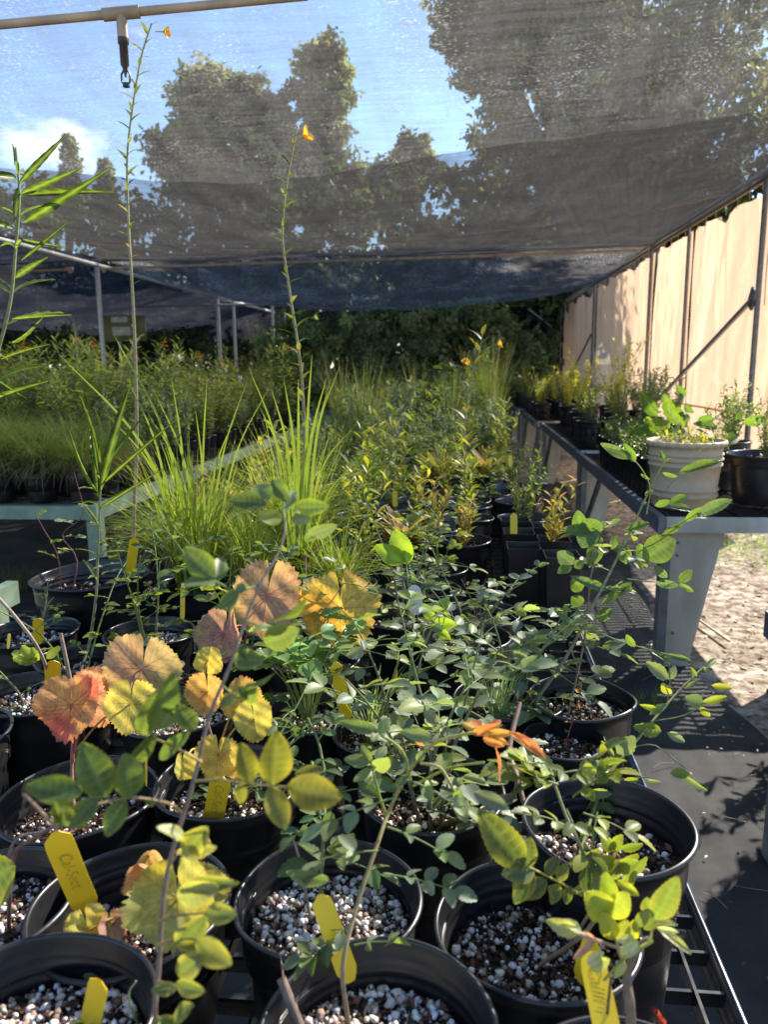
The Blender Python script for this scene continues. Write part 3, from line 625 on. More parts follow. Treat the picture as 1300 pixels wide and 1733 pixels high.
def bench_left(x0, x1, y0, y1, label):
    root = tag(empty('wooden_bench', (x1, y0, 0)), label, 'bench', 'green benches on the left')
    B = lambda nm, f, m=MGRN: part(nm, f, m, root, False)
    B('side_rail', lambda b: b.box((x1-.04, y0, BZ-.075), (x1, y1, BZ)))
    B('side_rail', lambda b: b.box((x0, y0, BZ-.075), (x0+.04, y1, BZ)))
    B('end_rail', lambda b: b.box((x0+.041, y0+.002, BZ-.073), (x1-.041, y0+.04, BZ-.002)))
    B('bench_top', lambda b: [b.box((x0+.041, y-.02, BZ-.03), (x1-.041, y+.02, BZ-.012)) for y in np.arange(y0+.08, y1, .07)], simple('grey_slat', (.12,.12,.11), .7))
    for y in (y0+.05, (y0+y1)/2, y1-.1):
        for x in (x0+.06, x1-.03): B('leg', lambda b, x=x, y=y: b.box((x-.045, y-.02, 0), (x+.03, y+.03, BZ-.076)))
    return root
LX = -1.9
bench_left(LX-1.5, LX, 3.72, 12.5, 'long sage green bench in the left bay crowded with milkweed and grass')
lp = aty(-8, 900, 2.35)
bench_left(lp[0]-1.5, lp[0]+.06, .8, 2.35, 'pale green bench post at the left edge of the picture')
# ------------------------------------------------------------------ pots
MPOT = simple('black_pot_plastic', (.008,.008,.010), .33, .5, 0, .5, 16, .06, col2=(.017,.016,.016), rv=.16, detail=8)
MCREAM = simple('cream_moulded_plastic', (.50,.36,.22), .6, .35, 0, .08, 30, .05)
ico = None
def icosa():
    p = (1+5**.5)/2
    v = np.array([[-1,p,0],[1,p,0],[-1,-p,0],[1,-p,0],[0,-1,p],[0,1,p],[0,-1,-p],[0,1,-p],[p,0,-1],[p,0,1],[-p,0,-1],[-p,0,1]])/np.sqrt(1+p*p)
    f = [[0,11,5],[0,5,1],[0,1,7],[0,7,10],[0,10,11],[1,5,9],[5,11,4],[11,10,2],[10,7,6],[7,1,8],[3,9,4],[3,4,2],[3,2,6],[3,6,8],[3,8,9],[4,9,5],[2,4,11],[6,2,10],[8,6,7],[9,8,1]]
    return v, np.array(f)
def ico2():
    v, f = icosa(); v = list(map(tuple, v)); cache = {}; F2 = []
    def mid(a, b):
        k = (min(a, b), max(a, b))
        if k not in cache:
            m = unit((np.array(v[a])+np.array(v[b]))/2); cache[k] = len(v); v.append(tuple(m))
        return cache[k]
    for a, b, c in f:
        x, y, z = mid(a, b), mid(b, c), mid(c, a); F2 += [[a,x,z],[b,y,x],[c,z,y],[x,y,z]]
    return np.array(v), np.array(F2)
def rotmats(rg, k):
    q = unit(rg.normal(0, 1, (k, 4))); a, b, c, d = q.T
    return np.stack([np.stack([1-2*(c*c+d*d), 2*(b*c-a*d), 2*(b*d+a*c)], -1), np.stack([2*(b*c+a*d), 1-2*(b*b+d*d), 2*(c*d-a*b)], -1), np.stack([2*(b*d-a*c), 2*(c*d+a*b), 1-2*(b*b+c*c)], -1)], 1)
def pot_mesh(R_, H, rg, n=56, wob=.008, ribs=0):
    mb = MB(); t = .0022
    prof = [(0, .004), (R_*.70, .004), (R_*.735, 0), (R_*.76, .006), (R_*.80, H*.3), (R_*.865, H-.062), (R_*.868, H-.06), (R_*.93, H-.052), (R_*.935, H-.046), (R_*.945, H-.022), (R_*.947, H-.02), (R_*.955, H-.018), (R_*.965, H-.010), (R_*.995, H-.008), (R_+.002, H-.005), (R_+.003, H-.002), (R_, H), (R_*.985, H-.0005), (R_*.975, H-.003), (R_*.965, H-.009), (R_*.945, H-.017), (R_*.93, H-.020), (R_*.932, H-.0225), (R_*.918, H-.024), (R_*.915, H-.031), (R_*.918, H-.0325), (R_*.900, H-.0345), (R_*.895, H-.043), (R_*.898, H-.0445), (R_*.880, H-.047), (R_*.86, H-.07), (R_*.83, H-.12), (0, H-.125)]
    lathe(mb, prof, n, (.5,.5,.5), wob, rg.uniform(0, 6))
    v = mb.V[0].reshape(len(prof), n, 3); a = np.arange(n)*2*pi/n; rimw = np.sin(a*3+rg.uniform(0, 6))*.0016+np.sin(a*2+rg.uniform(0,6))*.0022
    v[9:22, :, 2] += rimw
    for r in range(ribs): pass
    if ribs:
        wv = 1+.012*(np.sin(a*ribs) > .3)
        v[2:6, :, :2] *= wv[None, :, None]
    mb.V[0] = v.reshape(-1, 3); return mb
def soil_mesh(R_, z, rg, n=40, m=14):
    mb = MB(); a = np.arange(n)*2*pi/n; r = np.linspace(0, R_, m)[:, None]
    X = r*np.cos(a); Y = r*np.sin(a)
    Z = z+.0025*np.sin(X*90+1)*np.cos(Y*80)+rg.normal(0, .0012, X.shape)-.004*(r/R_)**4
    v = np.stack([X, Y, Z], -1).reshape(-1, 3); i = np.arange(m-1)[:, None]*n; j = np.arange(n)[None]; j2 = (j+1) % n
    mb.add(v, np.stack([i+j, i+n+j, i+n+j2, i+j2], -1).reshape(-1, 4), c=np.array([.022,.015,.011])*(1+rg.normal(0, .5, (len(v), 1))).clip(.3, 3))
    return mb
def chips(mb, R_, z, rg, k, s=.006):
    rr = R_*np.sqrt(rg.random(k)); a = rg.uniform(0, 6.28, k)
    P = np.stack([rr*np.cos(a), rr*np.sin(a), z+rg.uniform(0, .003, k)], -1)
    put(mb, 'tiny', P, rg.normal(0, 1, (k, 3))*[1, 1, .35], rg.normal(0, .5, (k, 3))+[0, 0, 1], s*rg.uniform(.4, 1.9, k), pal(rg, k, [(.05,.03,.02),(.09,.05,.03),(.03,.02,.015),(.15,.075,.05),(.02,.014,.01)], .3))
I1 = icosa(); I2 = ico2()
def perlite(mb, R_, z, rg, k, s0=.0011, s1=.0042, hi=True, bias=0):
    rr = R_*np.sqrt(rg.random(k)); a = rg.uniform(0, 6.28, k)
    s = s0+(s1-s0)*rg.random(k)**2.8
    X = rr*np.cos(a); Y = rr*np.sin(a)
    if bias:
        cl = .5+.5*np.sin(X*70+rg.uniform(0,6))*np.sin(Y*60+rg.uniform(0,6)); keep = rg.random(k) < (1-bias)+bias*cl; X, Y, s = X[keep], Y[keep], s[keep]
    k = len(X); tv, tf = I2 if hi else I1
    P = np.stack([X, Y, z+s*.45+rg.uniform(-.001, .002, k)], -1)
    m = rotmats(rg, k)*(s[:, None]*rg.uniform(.7, 1.3, (k, 3)))[:, None, :]
    tv2 = tv*(1+rg.normal(0, .13, (len(tv), 1)))
    c = pal(rg, k, [(.72,.68,.62),(.62,.58,.52),(.78,.75,.70),(.45,.38,.31),(.28,.20,.15)], .12)
    mb.inst(tv2, tf, m, P, np.clip(c, 0, .85))
CACHE = {}
MPER = vcol_mat('perlite_grain', 0, .9, .1, var=.15, scale=400)
def pot_parts(kind, R_, H, sd, var, npl):
    """meshes for a pot: kind in near / mid / far"""
    k = (kind, round(R_, 4), round(H, 4), sd, var, npl)
    if k in CACHE: return CACHE[k]
    rg = np.random.default_rng(var*7+3)
    near = kind == 'near'
    pm = pot_mesh(R_, H, rg, 72 if near else 28, .007, 18 if kind == 'rib' else 0)
    o1 = pm.build('pot', MPOT)
    z = H-sd; sb = soil_mesh(R_*.89, z, rg, 40 if near else 20, 16 if near else 6); chips(sb, R_*.87, z+.001, rg, 1300 if near else 60, .007 if near else .012)
    if near: chips(sb, R_*.87, z+.002, rg, 1800, .0028)
    o2 = sb.build('soil', M['vc'])
    pb_ = MB(); perlite(pb_, R_*.86, z+.0015, rg, int(npl*1.5) if near else npl//4, .0008 if near else .0016, .0040 if near else .0042, near, .55)
    o3 = pb_.build('perlite', MPER, kind='stuff')
    out = []
    for o in (o1, o2, o3): out.append(o.data); bpy.data.objects.remove(o)
    CACHE[k] = out; return out
def potted(name, label, cat, group, x, y, R_=.092, H=.18, z0=BZ+.001, sd=.035, kind='near', var=0, npl=900, rz=0, rim=True):
    root = empty(name, (x, y, z0)); tag(root, label, cat, group)
    a, b, c = pot_parts(kind, R_, H, sd, var, npl)
    o1 = bpy.data.objects.new('pot', a); C.objects.link(o1); o1.parent = root; o1.rotation_euler.z = rz
    o2 = bpy.data.objects.new('soil', b); C.objects.link(o2); o2.parent = root; o2.rotation_euler.z = rz
    o3 = bpy.data.objects.new('perlite', c); C.objects.link(o3); o3.parent = o2; o3['kind'] = 'stuff'
    root['top'] = z0+H-sd
    return root
def soilpt(root, dx=0, dy=0): l = root.location; return np.array([l[0]+dx, l[1]+dy, root['top']])
def fin(root, ms, ml, lname='foliage', lm=None, extra=()):
    if ms.n: ms.build('stem', M['stem'], root, loc=root.location)
    if ml.n: ml.build(lname, lm or M['leaf'], root, loc=root.location)

# ---- near pots of the main bench (rim centres measured in the photograph)
def at_rim(px, py, z): p = atz(px, py, z); return float(p[0]), float(p[1])
NP = {}
def near(key, px, py, name, label, cat, z=.93, R_=.092, sd=.035, var=0, npl=900, rz=0, group='potted plants on the main bench'):
    x, y = at_rim(px, py, z); H = z-BZ-.001
    NP[key] = potted(name, label, cat, group, x, y, R_, H, BZ+.001, sd, 'near', var, npl, rz); return NP[key]
near('P1', 555, 1513, 'potted_rose', 'young rose in the bottom centre pot half filled with bare white perlite', 'potted rose', var=0, npl=1500, sd=.042)
near('P2', 908, 1562, 'potted_rose', 'potted rose whose soil mixes white perlite and red-brown bark, lower right', 'potted rose', var=1, npl=650, R_=.094, sd=.05)
near('P3', 1028, 1388, 'potted_rose', 'tall black pot at the right bench edge with dark half-shaded soil and an arching rose', 'potted rose', z=.97, var=2, npl=420, R_=.089, sd=.05, rz=1)
near('P4', 640, 1735, 'potted_rose', 'front pot at the bottom centre, packed with perlite, with a broken brown twig', 'potted rose', z=.945, var=3, npl=1500, rz=2, sd=.042)
near('P5', 222, 1525, 'potted_grapevine', 'grapevine pot with deep ribbed inner wall, leaning yellow tag and olive lobed leaves', 'potted grapevine', var=4, npl=240, R_=.096, sd=.06, rz=1)
near('P6', 55, 1722, 'potted_rose', 'pot in the bottom left corner with coarse perlite and a standing yellow tag', 'potted rose', z=.955, var=5, npl=1100, rz=.5, sd=.045)
near('P7', 385, 1318, 'potted_grapevine', 'yellow-leaved grapevine pot with an upright lettered yellow tag', 'potted grapevine', var=6, npl=480, sd=.045, rz=3)
near('P8', 133, 1345, 'potted_grapevine', 'grapevine with the large orange-red leaf, in the pot behind the leaning yellow tag', 'potted grapevine', var=7, npl=450, R_=.095, sd=.05)
near('P9', 730, 1335, 'potted_rose', 'blue-green rose with a thick brown cane in the pot right of centre', 'potted rose', var=8, npl=420, R_=.09, sd=.05)
near('P10', -40, 1525, 'potted_rose', 'pot half cut off at the left edge with a bare reddish twig', 'potted rose', var=9, npl=420, R_=.09)
near('P11', 662, 1232, 'potted_rose', 'rose with cut brown stems in the pot holding a grass tuft', 'potted rose', var=10, npl=520, R_=.084, rz=2)
near('P12', 50, 1168, 'potted_rose', 'pot at the left with white perlite and a yellow tag with notched shoulders', 'potted rose', var=11, npl=800, R_=.092)
near('P13', 55, 1066, 'potted_rose', 'pot at the far left bench edge with a short sprig and small yellow tag', 'potted rose', var=12, npl=700, R_=.088)
near('P14', 252, 1068, 'potted_rose', 'pot of pale perlite with one thin leafy twig, left of centre', 'potted rose', var=13, npl=1300, R_=.088)
near('P15', 152, 972, 'potted_willow_herb', 'extra large black pot at the back left corner with a thin bare rimward plant', 'potted plant', z=.985, var=14, npl=200, R_=.128, sd=.05)
near('P16', 128, 1112, 'potted_milkweed', 'small pot between perlite pots holding the long willow-leaved milkweed', 'potted milkweed', var=15, npl=300, R_=.07, sd=.04)
near('P17', 985, 1178, 'potted_rose', 'tall rose in the glossy pot at the bench edge behind the arching one', 'potted rose', z=.95, var=16, npl=420, R_=.079)
near('P18', 955, 1250, 'potted_seedling', 'small pot with a dry reddish seedling, tucked between two right edge roses', 'potted seedling', var=17, npl=200, R_=.055, sd=.02)
near('P19', 530, 1110, 'potted_grapevine', 'grapevine with the large glowing yellow leaf at the centre', 'potted grapevine', var=18, npl=420, R_=.085)
near('P20', 520, 1200, 'potted_strawberry', 'light green serrated leafy plant left of the bent speckled yellow tag', 'potted plant', z=.92, var=19, npl=420, R_=.078)
near('P23', 405, 1085, 'potted_grapevine', 'grapevine with two drooping pink leaves behind the blurred rose stem', 'potted grapevine', var=20, npl=300, R_=.085)
near('P25', 860, 1180, 'potted_rose', 'bushy blue-green rose with a spiky grass clump beside it', 'potted rose', var=21, npl=300, R_=.085)
near('P26', 790, 1075, 'potted_rose', 'dense blue-green rose behind the pot with the grass tuft', 'potted rose', var=22, npl=300, R_=.085)
near('P27', 680, 1040, 'potted_rose', 'bright green rose with three-leaflet tips holding a white paper tag', 'potted rose', var=23, npl=300, R_=.085)
near('P28', 300, 1200, 'potted_grapevine', 'perlite pot under the yellow round grape leaf, mostly hidden', 'potted grapevine', var=24, npl=1100, R_=.088)
near('P00', 300, 1960, 'potted_rose', 'blurred foreground rose whose tall stem crosses the left of the picture', 'potted rose', z=.93, var=25, npl=300, R_=.09)
near('P01', 1085, 1900, 'potted_rose', 'foreground rose at the bottom right with bright three-leaflet tips', 'potted rose', z=.93, var=26, npl=300, R_=.09)

LW = {'hi': .62, 'rose': .62, 'rnd': .78, 'willow': .12, 'lance': .13, 'ob': .34, 'tiny': .5}
def leafpx(mbl, key, lst, base, edge=None, rib=(.2,.26,.1), ea=.5, ra=.35, tiltr=.35, rg=None):
    """lst: (bx,by,tx,ty,depth_base,depth_tip,width/length)"""
    rg = rg or rng
    for i, (bx, by, tx, ty, d0, d1, wr) in enumerate(lst):
        a = atd(bx, by, d0); b = atd(tx, ty, d1); d = b-a; Ln = np.linalg.norm(d)
        wr = wr*(.6 if key == 'willow' else 1); toc = CL-a; n = unit(np.cross(np.cross(d, toc), d))+rg.normal(0, tiltr, 3)
        put(mbl, key, a[None], d[None], n[None], np.array([Ln]), pal(rg, 1, base, .08), edge, rib, ea, ra, wr=wr/LW[key])
def stempx(mbs, pts, r0, r1, c=GREYST, c1=None, n=28, sides=8, thorns=0, rg=None):
    P = smooth_path([atd(*p) if len(p) == 3 else p[0] for p in pts], n)
    mbs.tube(P, np.linspace(r0, r1, len(P)), sides, c, c1=c1)
    if thorns:
        rg = rg or rng
        for i in rg.integers(1, len(P)-1, thorns):
            d = unit(rg.normal(0, 1, 3)); mbs.tube([P[i], P[i]+d*.005], [.0007, .0001], 4, REDST)
    return P
def cane_leaves(mbs, mbl, rg, P, every=.035, L_=.07, ls=.02, pairs=2, base=BLUEG, start=.2, key='rose', edge=None, stc=GREENST, upb=.5, lf=None):
    seg = np.linalg.norm(np.diff(P, axis=0), axis=1); cum = np.concatenate([[0], np.cumsum(seg)]); tot = cum[-1]; s = tot*start; a = rg.uniform(0, 6.28)
    while s < tot*1.0:
        p = np.array([np.interp(s, cum, P[:, i]) for i in range(3)]); d = np.array([cos(a), sin(a), upb+rg.normal(0, .25)])
        f = 1-.35*(s/tot)**3 if lf is None else lf
        compound(mbs, mbl, rg, p, d, [0, 0, 1], L_*f*rg.uniform(.75, 1.15), pairs, ls*f*rg.uniform(.85, 1.15), base, key, edge, stc=stc)
        a += 2.4+rg.normal(0, .3); s += every*rg.uniform(.7, 1.3)
def rosebush(root, seed, canes=3, h=.22, spread=.12, base=BLUEG, every=.03, ls=.021, L_=.065, pairs=2, key='rose', stc=GREYST, r=.0028, edge=None):
    rg = np.random.default_rng(seed); ms = MB(); ml = MB(); o = soilpt(root)
    for c in range(canes):
        a = rg.uniform(0, 6.28); s = spread*rg.uniform(.5, 1.2); b = o+[.012*cos(a), .012*sin(a), -.01]
        P = smooth_path([b, b+[s*.25*cos(a), s*.25*sin(a), h*.45], b+[s*.7*cos(a+.3), s*.7*sin(a+.3), h*.8], b+[s*1.1*cos(a+.4), s*1.1*sin(a+.4), h*rg.uniform(.9, 1.15)]], 16)
        ms.tube(P, np.linspace(r, .001, len(P)), 6, stc, c1=GREENST)
        cane_leaves(ms, ml, rg, P, every, L_, ls, pairs, base, .15, key, edge, upb=.35)
    return ms, ml

EDGEY = (.38,.34,.05)
# hero: blurred stem A (pot P00)
rg = np.random.default_rng(5); ms, ml = MB(), MB(); r0 = NP['P00']
PA = stempx(ms, [(soilpt(r0, -.02, .02),), (262, 1740, .50), (268, 1640, .50), (282, 1480, .51), (325, 1330, .52), (355, 1210, .53), (388, 1130, .54), (415, 1050, .55), (442, 985, .56), (466, 945, .57), (482, 900, .58), (478, 850, .59)], .0019, .0007, (.13,.09,.07), (.22,.17,.14), 48, 10)
leafpx(ml, 'hi', [(452, 852, 388, 846, .58, .57, .5), (452, 850, 432, 815, .58, .6, .62), (488, 850, 458, 808, .59, .6, .45), (484, 858, 500, 828, .59, .6, .5), (500, 858, 552, 858, .59, .57, .42), (478, 878, 440, 872, .58, .56, .5), (492, 880, 525, 878, .58, .57, .45), (520, 905, 568, 892, .57, .56, .45), (540, 903, 512, 912, .57, .58, .5)], ROSEG+BLUEG, (.2,.26,.04), ea=.6)
leafpx(ml, 'hi', [(362, 978, 312, 928, .54, .53, .62), (366, 985, 310, 985, .54, .52, .55), (360, 985, 378, 940, .54, .56, .5), (402, 1000, 372, 1030, .54, .53, .6), (402, 1005, 415, 985, .54, .55, .6)], [(.06,.10,.045),(.08,.12,.06)], (.25,.32,.05), ea=.7)
leafpx(ml, 'hi', [(462, 1052, 522, 1022, .54, .52, .42), (465, 1062, 428, 1062, .54, .53, .6), (448, 1088, 500, 1068, .54, .52, .55), (405, 1092, 428, 1120, .53, .52, .6), (396, 1115, 440, 1118, .53, .51, .5), (415, 1160, 470, 1145, .53, .52, .35), (400, 1175, 372, 1195, .53, .52, .5), (420, 1190, 430, 1165, .53, .52, .6), (425,1180,405,1165,.53,.52,.6)], ROSEG, (.22,.28,.04), ea=.6)
for pts in ([(412, 1050, .55), (445, 1060, .545), (470, 1058, .54)], [(438, 990, .56), (400, 1000, .545), (362, 982, .54)], [(382, 1140, .54), (410, 1120, .535)], [(376, 1160, .54), (400, 1180, .535), (425, 1170, .53)]): stempx(ms, pts, .0009, .0006, GREENST, n=10, sides=5)
# left compound leaf
stempx(ms, [(306, 1375, .52), (285, 1360, .50), (218, 1350, .48), (150, 1365, .46)], .0011, .0007, (.2,.14,.06), n=14, sides=5)
leafpx(ml, 'hi', [(180, 1350, 140, 1262, .47, .46, .58), (222, 1350, 214, 1280, .48, .47, .62), (212, 1353, 176, 1414, .48, .47, .62), (140, 1340, 44, 1332, .455, .44, .52), (165, 1350, 112, 1402, .46, .45, .6), (262, 1362, 244, 1352, .49, .49, .7)], [(.05,.085,.025),(.065,.10,.035)], (.20,.24,.04), ea=.6, tiltr=.15)
leafpx(ml, 'rnd', [(118, 1388, 100+12*cos(k), 1375+16*sin(k), .45, .44, .6) for k in np.arange(0, 6.2, .8)], YELG, ea=.2)
stempx(ms, [(98, 1405, .46), (60, 1365, .45), (40, 1345, .44)], .0012, .0009, (.2,.14,.11), n=8, sides=6)
# right compound leaf
stempx(ms, [(330, 1322, .52), (372, 1320, .51), (420, 1326, .50), (488, 1332, .49)], .0011, .0007, (.25,.22,.08), n=14, sides=5)
leafpx(ml, 'hi', [(462, 1328, 470, 1246, .495, .48, .56), (456, 1330, 484, 1403, .495, .485, .56), (486, 1330, 575, 1352, .49, .48, .62), (424, 1326, 410, 1262, .5, .49, .5), (412, 1324, 404, 1362, .5, .5, .55), (545, 1300, 500, 1310, .7, .69, .4)], [(.14,.14,.025),(.11,.12,.025)], (.38,.30,.05), (.30,.28,.09), ea=.6, tiltr=.2)
# lower right leaves of stem A
leafpx(ml, 'hi', [(318, 1425, 270, 1395, .5, .49, .5), (300, 1442, 362, 1438, .5, .49, .36), (312, 1440, 345, 1408, .5, .48, .5), (345, 1545, 396, 1548, .48, .47, .55), (280, 1560, 312, 1570, .49, .48, .75), (300, 1600, 345, 1560, .49, .48, .6), (300, 1520, 362, 1505, .5, .48, .45), (332, 1590, 388, 1635, .47, .46, .62), (345, 1600, 296, 1600, .48, .47, .4), (300, 1650, 338, 1620, .47, .46, .6), (298, 1665, 342, 1680, .47, .46, .5), (298, 1672, 258, 1676, .47, .46, .5), (290, 1735, 320, 1700, .46, .45, .5), (300, 1735, 262, 1728, .46, .45, .5), (310, 1500, 395, 1495, .5, .48, .25)], [(.13,.14,.035), (.20,.19,.04), (.09,.11,.04), (.26,.26,.10)], (.42,.38,.10), ea=.7)
leafpx(ml, 'hi', [(258, 1232, 296, 1150, .52, .5, .42), (240, 1245, 262, 1180, .52, .5, .4), (222, 1295, 262, 1245, .51, .5, .35), (270, 1285, 315, 1240, .52, .51, .35), (330, 1235, 300, 1195, .52, .51, .6), (300, 1190, 268, 1235, .52, .51, .6)], ROSEG, (.2,.26,.05), ea=.5)
for pts in ([(283, 1470, .51), (300, 1445, .505)], [(264, 1600, .5), (300, 1590, .49), (335, 1590, .475)], [(262, 1660, .5), (300, 1668, .475)], [(266, 1560, .5), (300, 1550, .49), (345, 1545, .48)], [(340, 1290, .52), (290, 1262, .515), (240, 1243, .52)], [(262, 1720, .5), (290, 1738, .47)]): stempx(ms, pts, .0011, .0007, (.22,.16,.06), n=8, sides=5)
fin(r0, ms, ml)
# stem from P4: long arching rose with an orange tip
rg = np.random.default_rng(6); ms, ml = MB(), MB(); r0 = NP['P4']
ms.tube(smooth_path([soilpt(r0, -.05, .0)-[0,0,.01], atd(500, 1720, .62), atd(475, 1655, .63)], 10), np.linspace(.005, .004, 10), 7, (.16,.11,.085))
ms.tube([atd(481, 1668, .62), atd(474, 1612, .64)], .0008, 4, (.16,.1,.08))
P = stempx(ms, [(soilpt(r0, -.03, .04),), (580, 1640, .63), (602, 1540, .65), (640, 1425, .68), (660, 1370, .70), (690, 1310, .70), (730, 1262, .68), (775, 1245, .67), (815, 1238, .67)], .0021, .0014, (.24,.17,.12), (.30,.28,.05), 40, 8, 14, rg)
stempx(ms, [(655, 1385, .70), (640, 1340, .70), (628, 1290, .69)], .0017, .001, (.2,.24,.04), n=10)
stempx(ms, [(700, 1330, .70), (760, 1300, .68), (820, 1290, .66)], .0013, .0009, (.3,.3,.05), n=10)
stempx(ms, [(630, 1235, .66), (680, 1270, .67), (695, 1320, .69)], .0016, .0012, (.25,.28,.06), n=10)
stempx(ms, [(770, 1340, .66), (745, 1300, .67), (712, 1292, .685)], .0016, .0012, (.3,.25,.09), n=10)
for bx, by, L_, dirx, diry, pr, ls in ((600, 1590, .045, -1, .1, 3, .016), (603, 1560, .045, -.8, .8, 3, .017), (650, 1480, .06, 1, -.1, 3, .018), (640, 1440, .06, -1, -.2, 2, .024), (600, 1600, .04, .6, -.6, 2, .014), (656, 1400, .05, 1, .4, 2, .018), (668, 1350, .06, -1, .3, 3, .022), (690, 1320, .05, 1, .5, 3, .02)):
    p = atd(bx, by, .66); d = (CM @ np.array([dirx, -diry*.5+.0, .25])); compound(ms, ml, rg, p, d, [0, 0, 1], L_, pr, ls, BLUEG+ROSEG, 'rose')
leafpx(ml, 'hi', [(558, 1490, 488, 1482, .64, .62, .4), (562, 1418, 598, 1442, .68, .66, .6), (600, 1418, 560, 1440, .69, .66, .6), (625, 1290, 585, 1285, .68, .67, .5), (628, 1292, 612, 1262, .68, .68, .5), (635, 1285, 655, 1262, .68, .69, .5), (632, 1300, 660, 1288, .68, .66, .5), (628, 1300, 600, 1322, .68, .67, .45), (690, 1315, 668, 1330, .69, .68, .45), (640, 1238, 578, 1222, .66, .65, .32), (640, 1240, 662, 1215, .66, .67, .6), (640, 1240, 630, 1252, .66, .65, .7), (733, 1250, 682, 1238, .66, .65, .4), (718, 1270, 705, 1290, .68, .68, .6)], [(.13,.17,.09),(.11,.16,.06),(.17,.22,.08)], (.3,.3,.15), ea=.3)
leafpx(ml, 'hi', [(772, 1345, 790, 1392, .65, .64, .55), (802, 1342, 862, 1368, .65, .64, .42)], [(.22,.26,.2)], ea=.3)
fin(r0, ms, ml)
mo = MB()
OR_ = [(.55,.20,.045), (.60,.30,.04), (.50,.14,.06), (.60,.40,.12)]
leafpx(mo, 'hi', [(812, 1240, 848, 1225, .67, .66, .3), (815, 1244, 868, 1240, .665, .65, .28), (818, 1250, 852, 1262, .665, .65, .35), (838, 1262, 852, 1322, .66, .65, .36), (822, 1236, 850, 1218, .67, .68, .4), (806, 1238, 782, 1222, .67, .68, .4), (826, 1244, 862, 1258, .66, .65, .25), (870, 1240, 925, 1282, .655, .64, .26), (862, 1238, 905, 1270, .655, .64, .2), (812, 1232, 800, 1215, .67, .69, .5), (800, 1243, 830, 1228, .67, .66, .4), (716,1262,706,1254,.68,.675,.6)], OR_, (.6,.35,.2), (.5,.4,.1), ea=.4, tiltr=.5)
mo.build('young_leaves', M['dryleaf'], r0, loc=r0.location)
# bottom right rose (P01)
rg = np.random.default_rng(8); ms, ml = MB(), MB(); r0 = NP['P01']
stempx(ms, [(soilpt(r0, 0, .03),), (1068, 1720, .56), (1062, 1650, .57), (1085, 1600, .58), (1100, 1590, .58)], .0042, .0026, (.16,.11,.07), n=16, sides=8)
stempx(ms, [(1105, 1592, .57), (1060, 1620, .565), (1022, 1660, .56)], .0014, .001, (.3,.3,.06), n=8)
stempx(ms, [(1064, 1650, .57), (1045, 1600, .575), (1040, 1555, .58)], .0016, .001, (.3,.24,.1), n=8)
stempx(ms, [(soilpt(r0, -.02, .04),), (1030, 1700, .57), (1035, 1650, .565)], .0014, .001, (.13,.08,.05), n=8)
BR = [(.30,.34,.03), (.26,.32,.03), (.34,.36,.04)]
leafpx(ml, 'hi', [(1034, 1554, 996, 1514, .58, .57, .7), (1034, 1553, 1062, 1512, .58, .575, .74), (1034, 1530, 1026, 1480, .585, .58, .55), (1044, 1490, 1082, 1516, .6, .59, .42), (1040, 1590, 1022, 1548, .575, .57, .6), (1045, 1592, 1062, 1560, .575, .57, .7), (1072, 1590, 1074, 1560, .575, .57, .6)], BR, (.45,.42,.06), ea=.5, tiltr=.1)
leafpx(ml, 'hi', [(1108, 1556, 1146, 1492, .57, .55, .42), (1100, 1550, 1096, 1522, .575, .57, .7), (1078, 1568, 1098, 1540, .575, .57, .5), (1090, 1572, 1118, 1550, .575, .57, .5)], [(.12,.16,.035)], (.3,.24,.06), ea=.5, tiltr=.15)
leafpx(ml, 'hi', [(1108, 1562, 1146, 1562, .57, .56, .28), (1115, 1572, 1172, 1612, .57, .555, .26), (1112, 1570, 1148, 1578, .57, .56, .3), (1105, 1566, 1098, 1600, .57, .56, .6), (1075, 1590, 1050, 1592, .57, .56, .5), (980, 1580, 930, 1560, .58, .57, .4), (985, 1578, 955, 1556, .58, .575, .4), (1000, 1640, 1030, 1625, .56, .55, .5), (995,1632,1020,1612,.56,.555,.5), (1050, 1615, 1080, 1595, .565, .56, .5), (1085, 1600, 1060, 1620, .565, .56, .35), (1060,1630,1040,1655,.56,.555,.4)], [(.42,.44,.30), (.38,.40,.16), (.45,.45,.2)], (.45,.42,.1), ea=.3, tiltr=.4)
stempx(ms, [(978, 1578, .58), (1000, 1588, .575), (1060, 1608, .57)], .0016, .0013, (.40,.28,.2), n=8)
fin(r0, ms, ml)
mo = MB(); leafpx(mo, 'hi', [(985, 1578, 1010, 1592, .58, .57, .4), (1008, 1590, 972, 1622, .575, .565, .25), (1000, 1585, 1030, 1605, .575, .57, .4)], [(.5,.3,.22)], (.4,.2,.12)); mo.build('young_leaves', M['dryleaf'], r0, loc=r0.location)
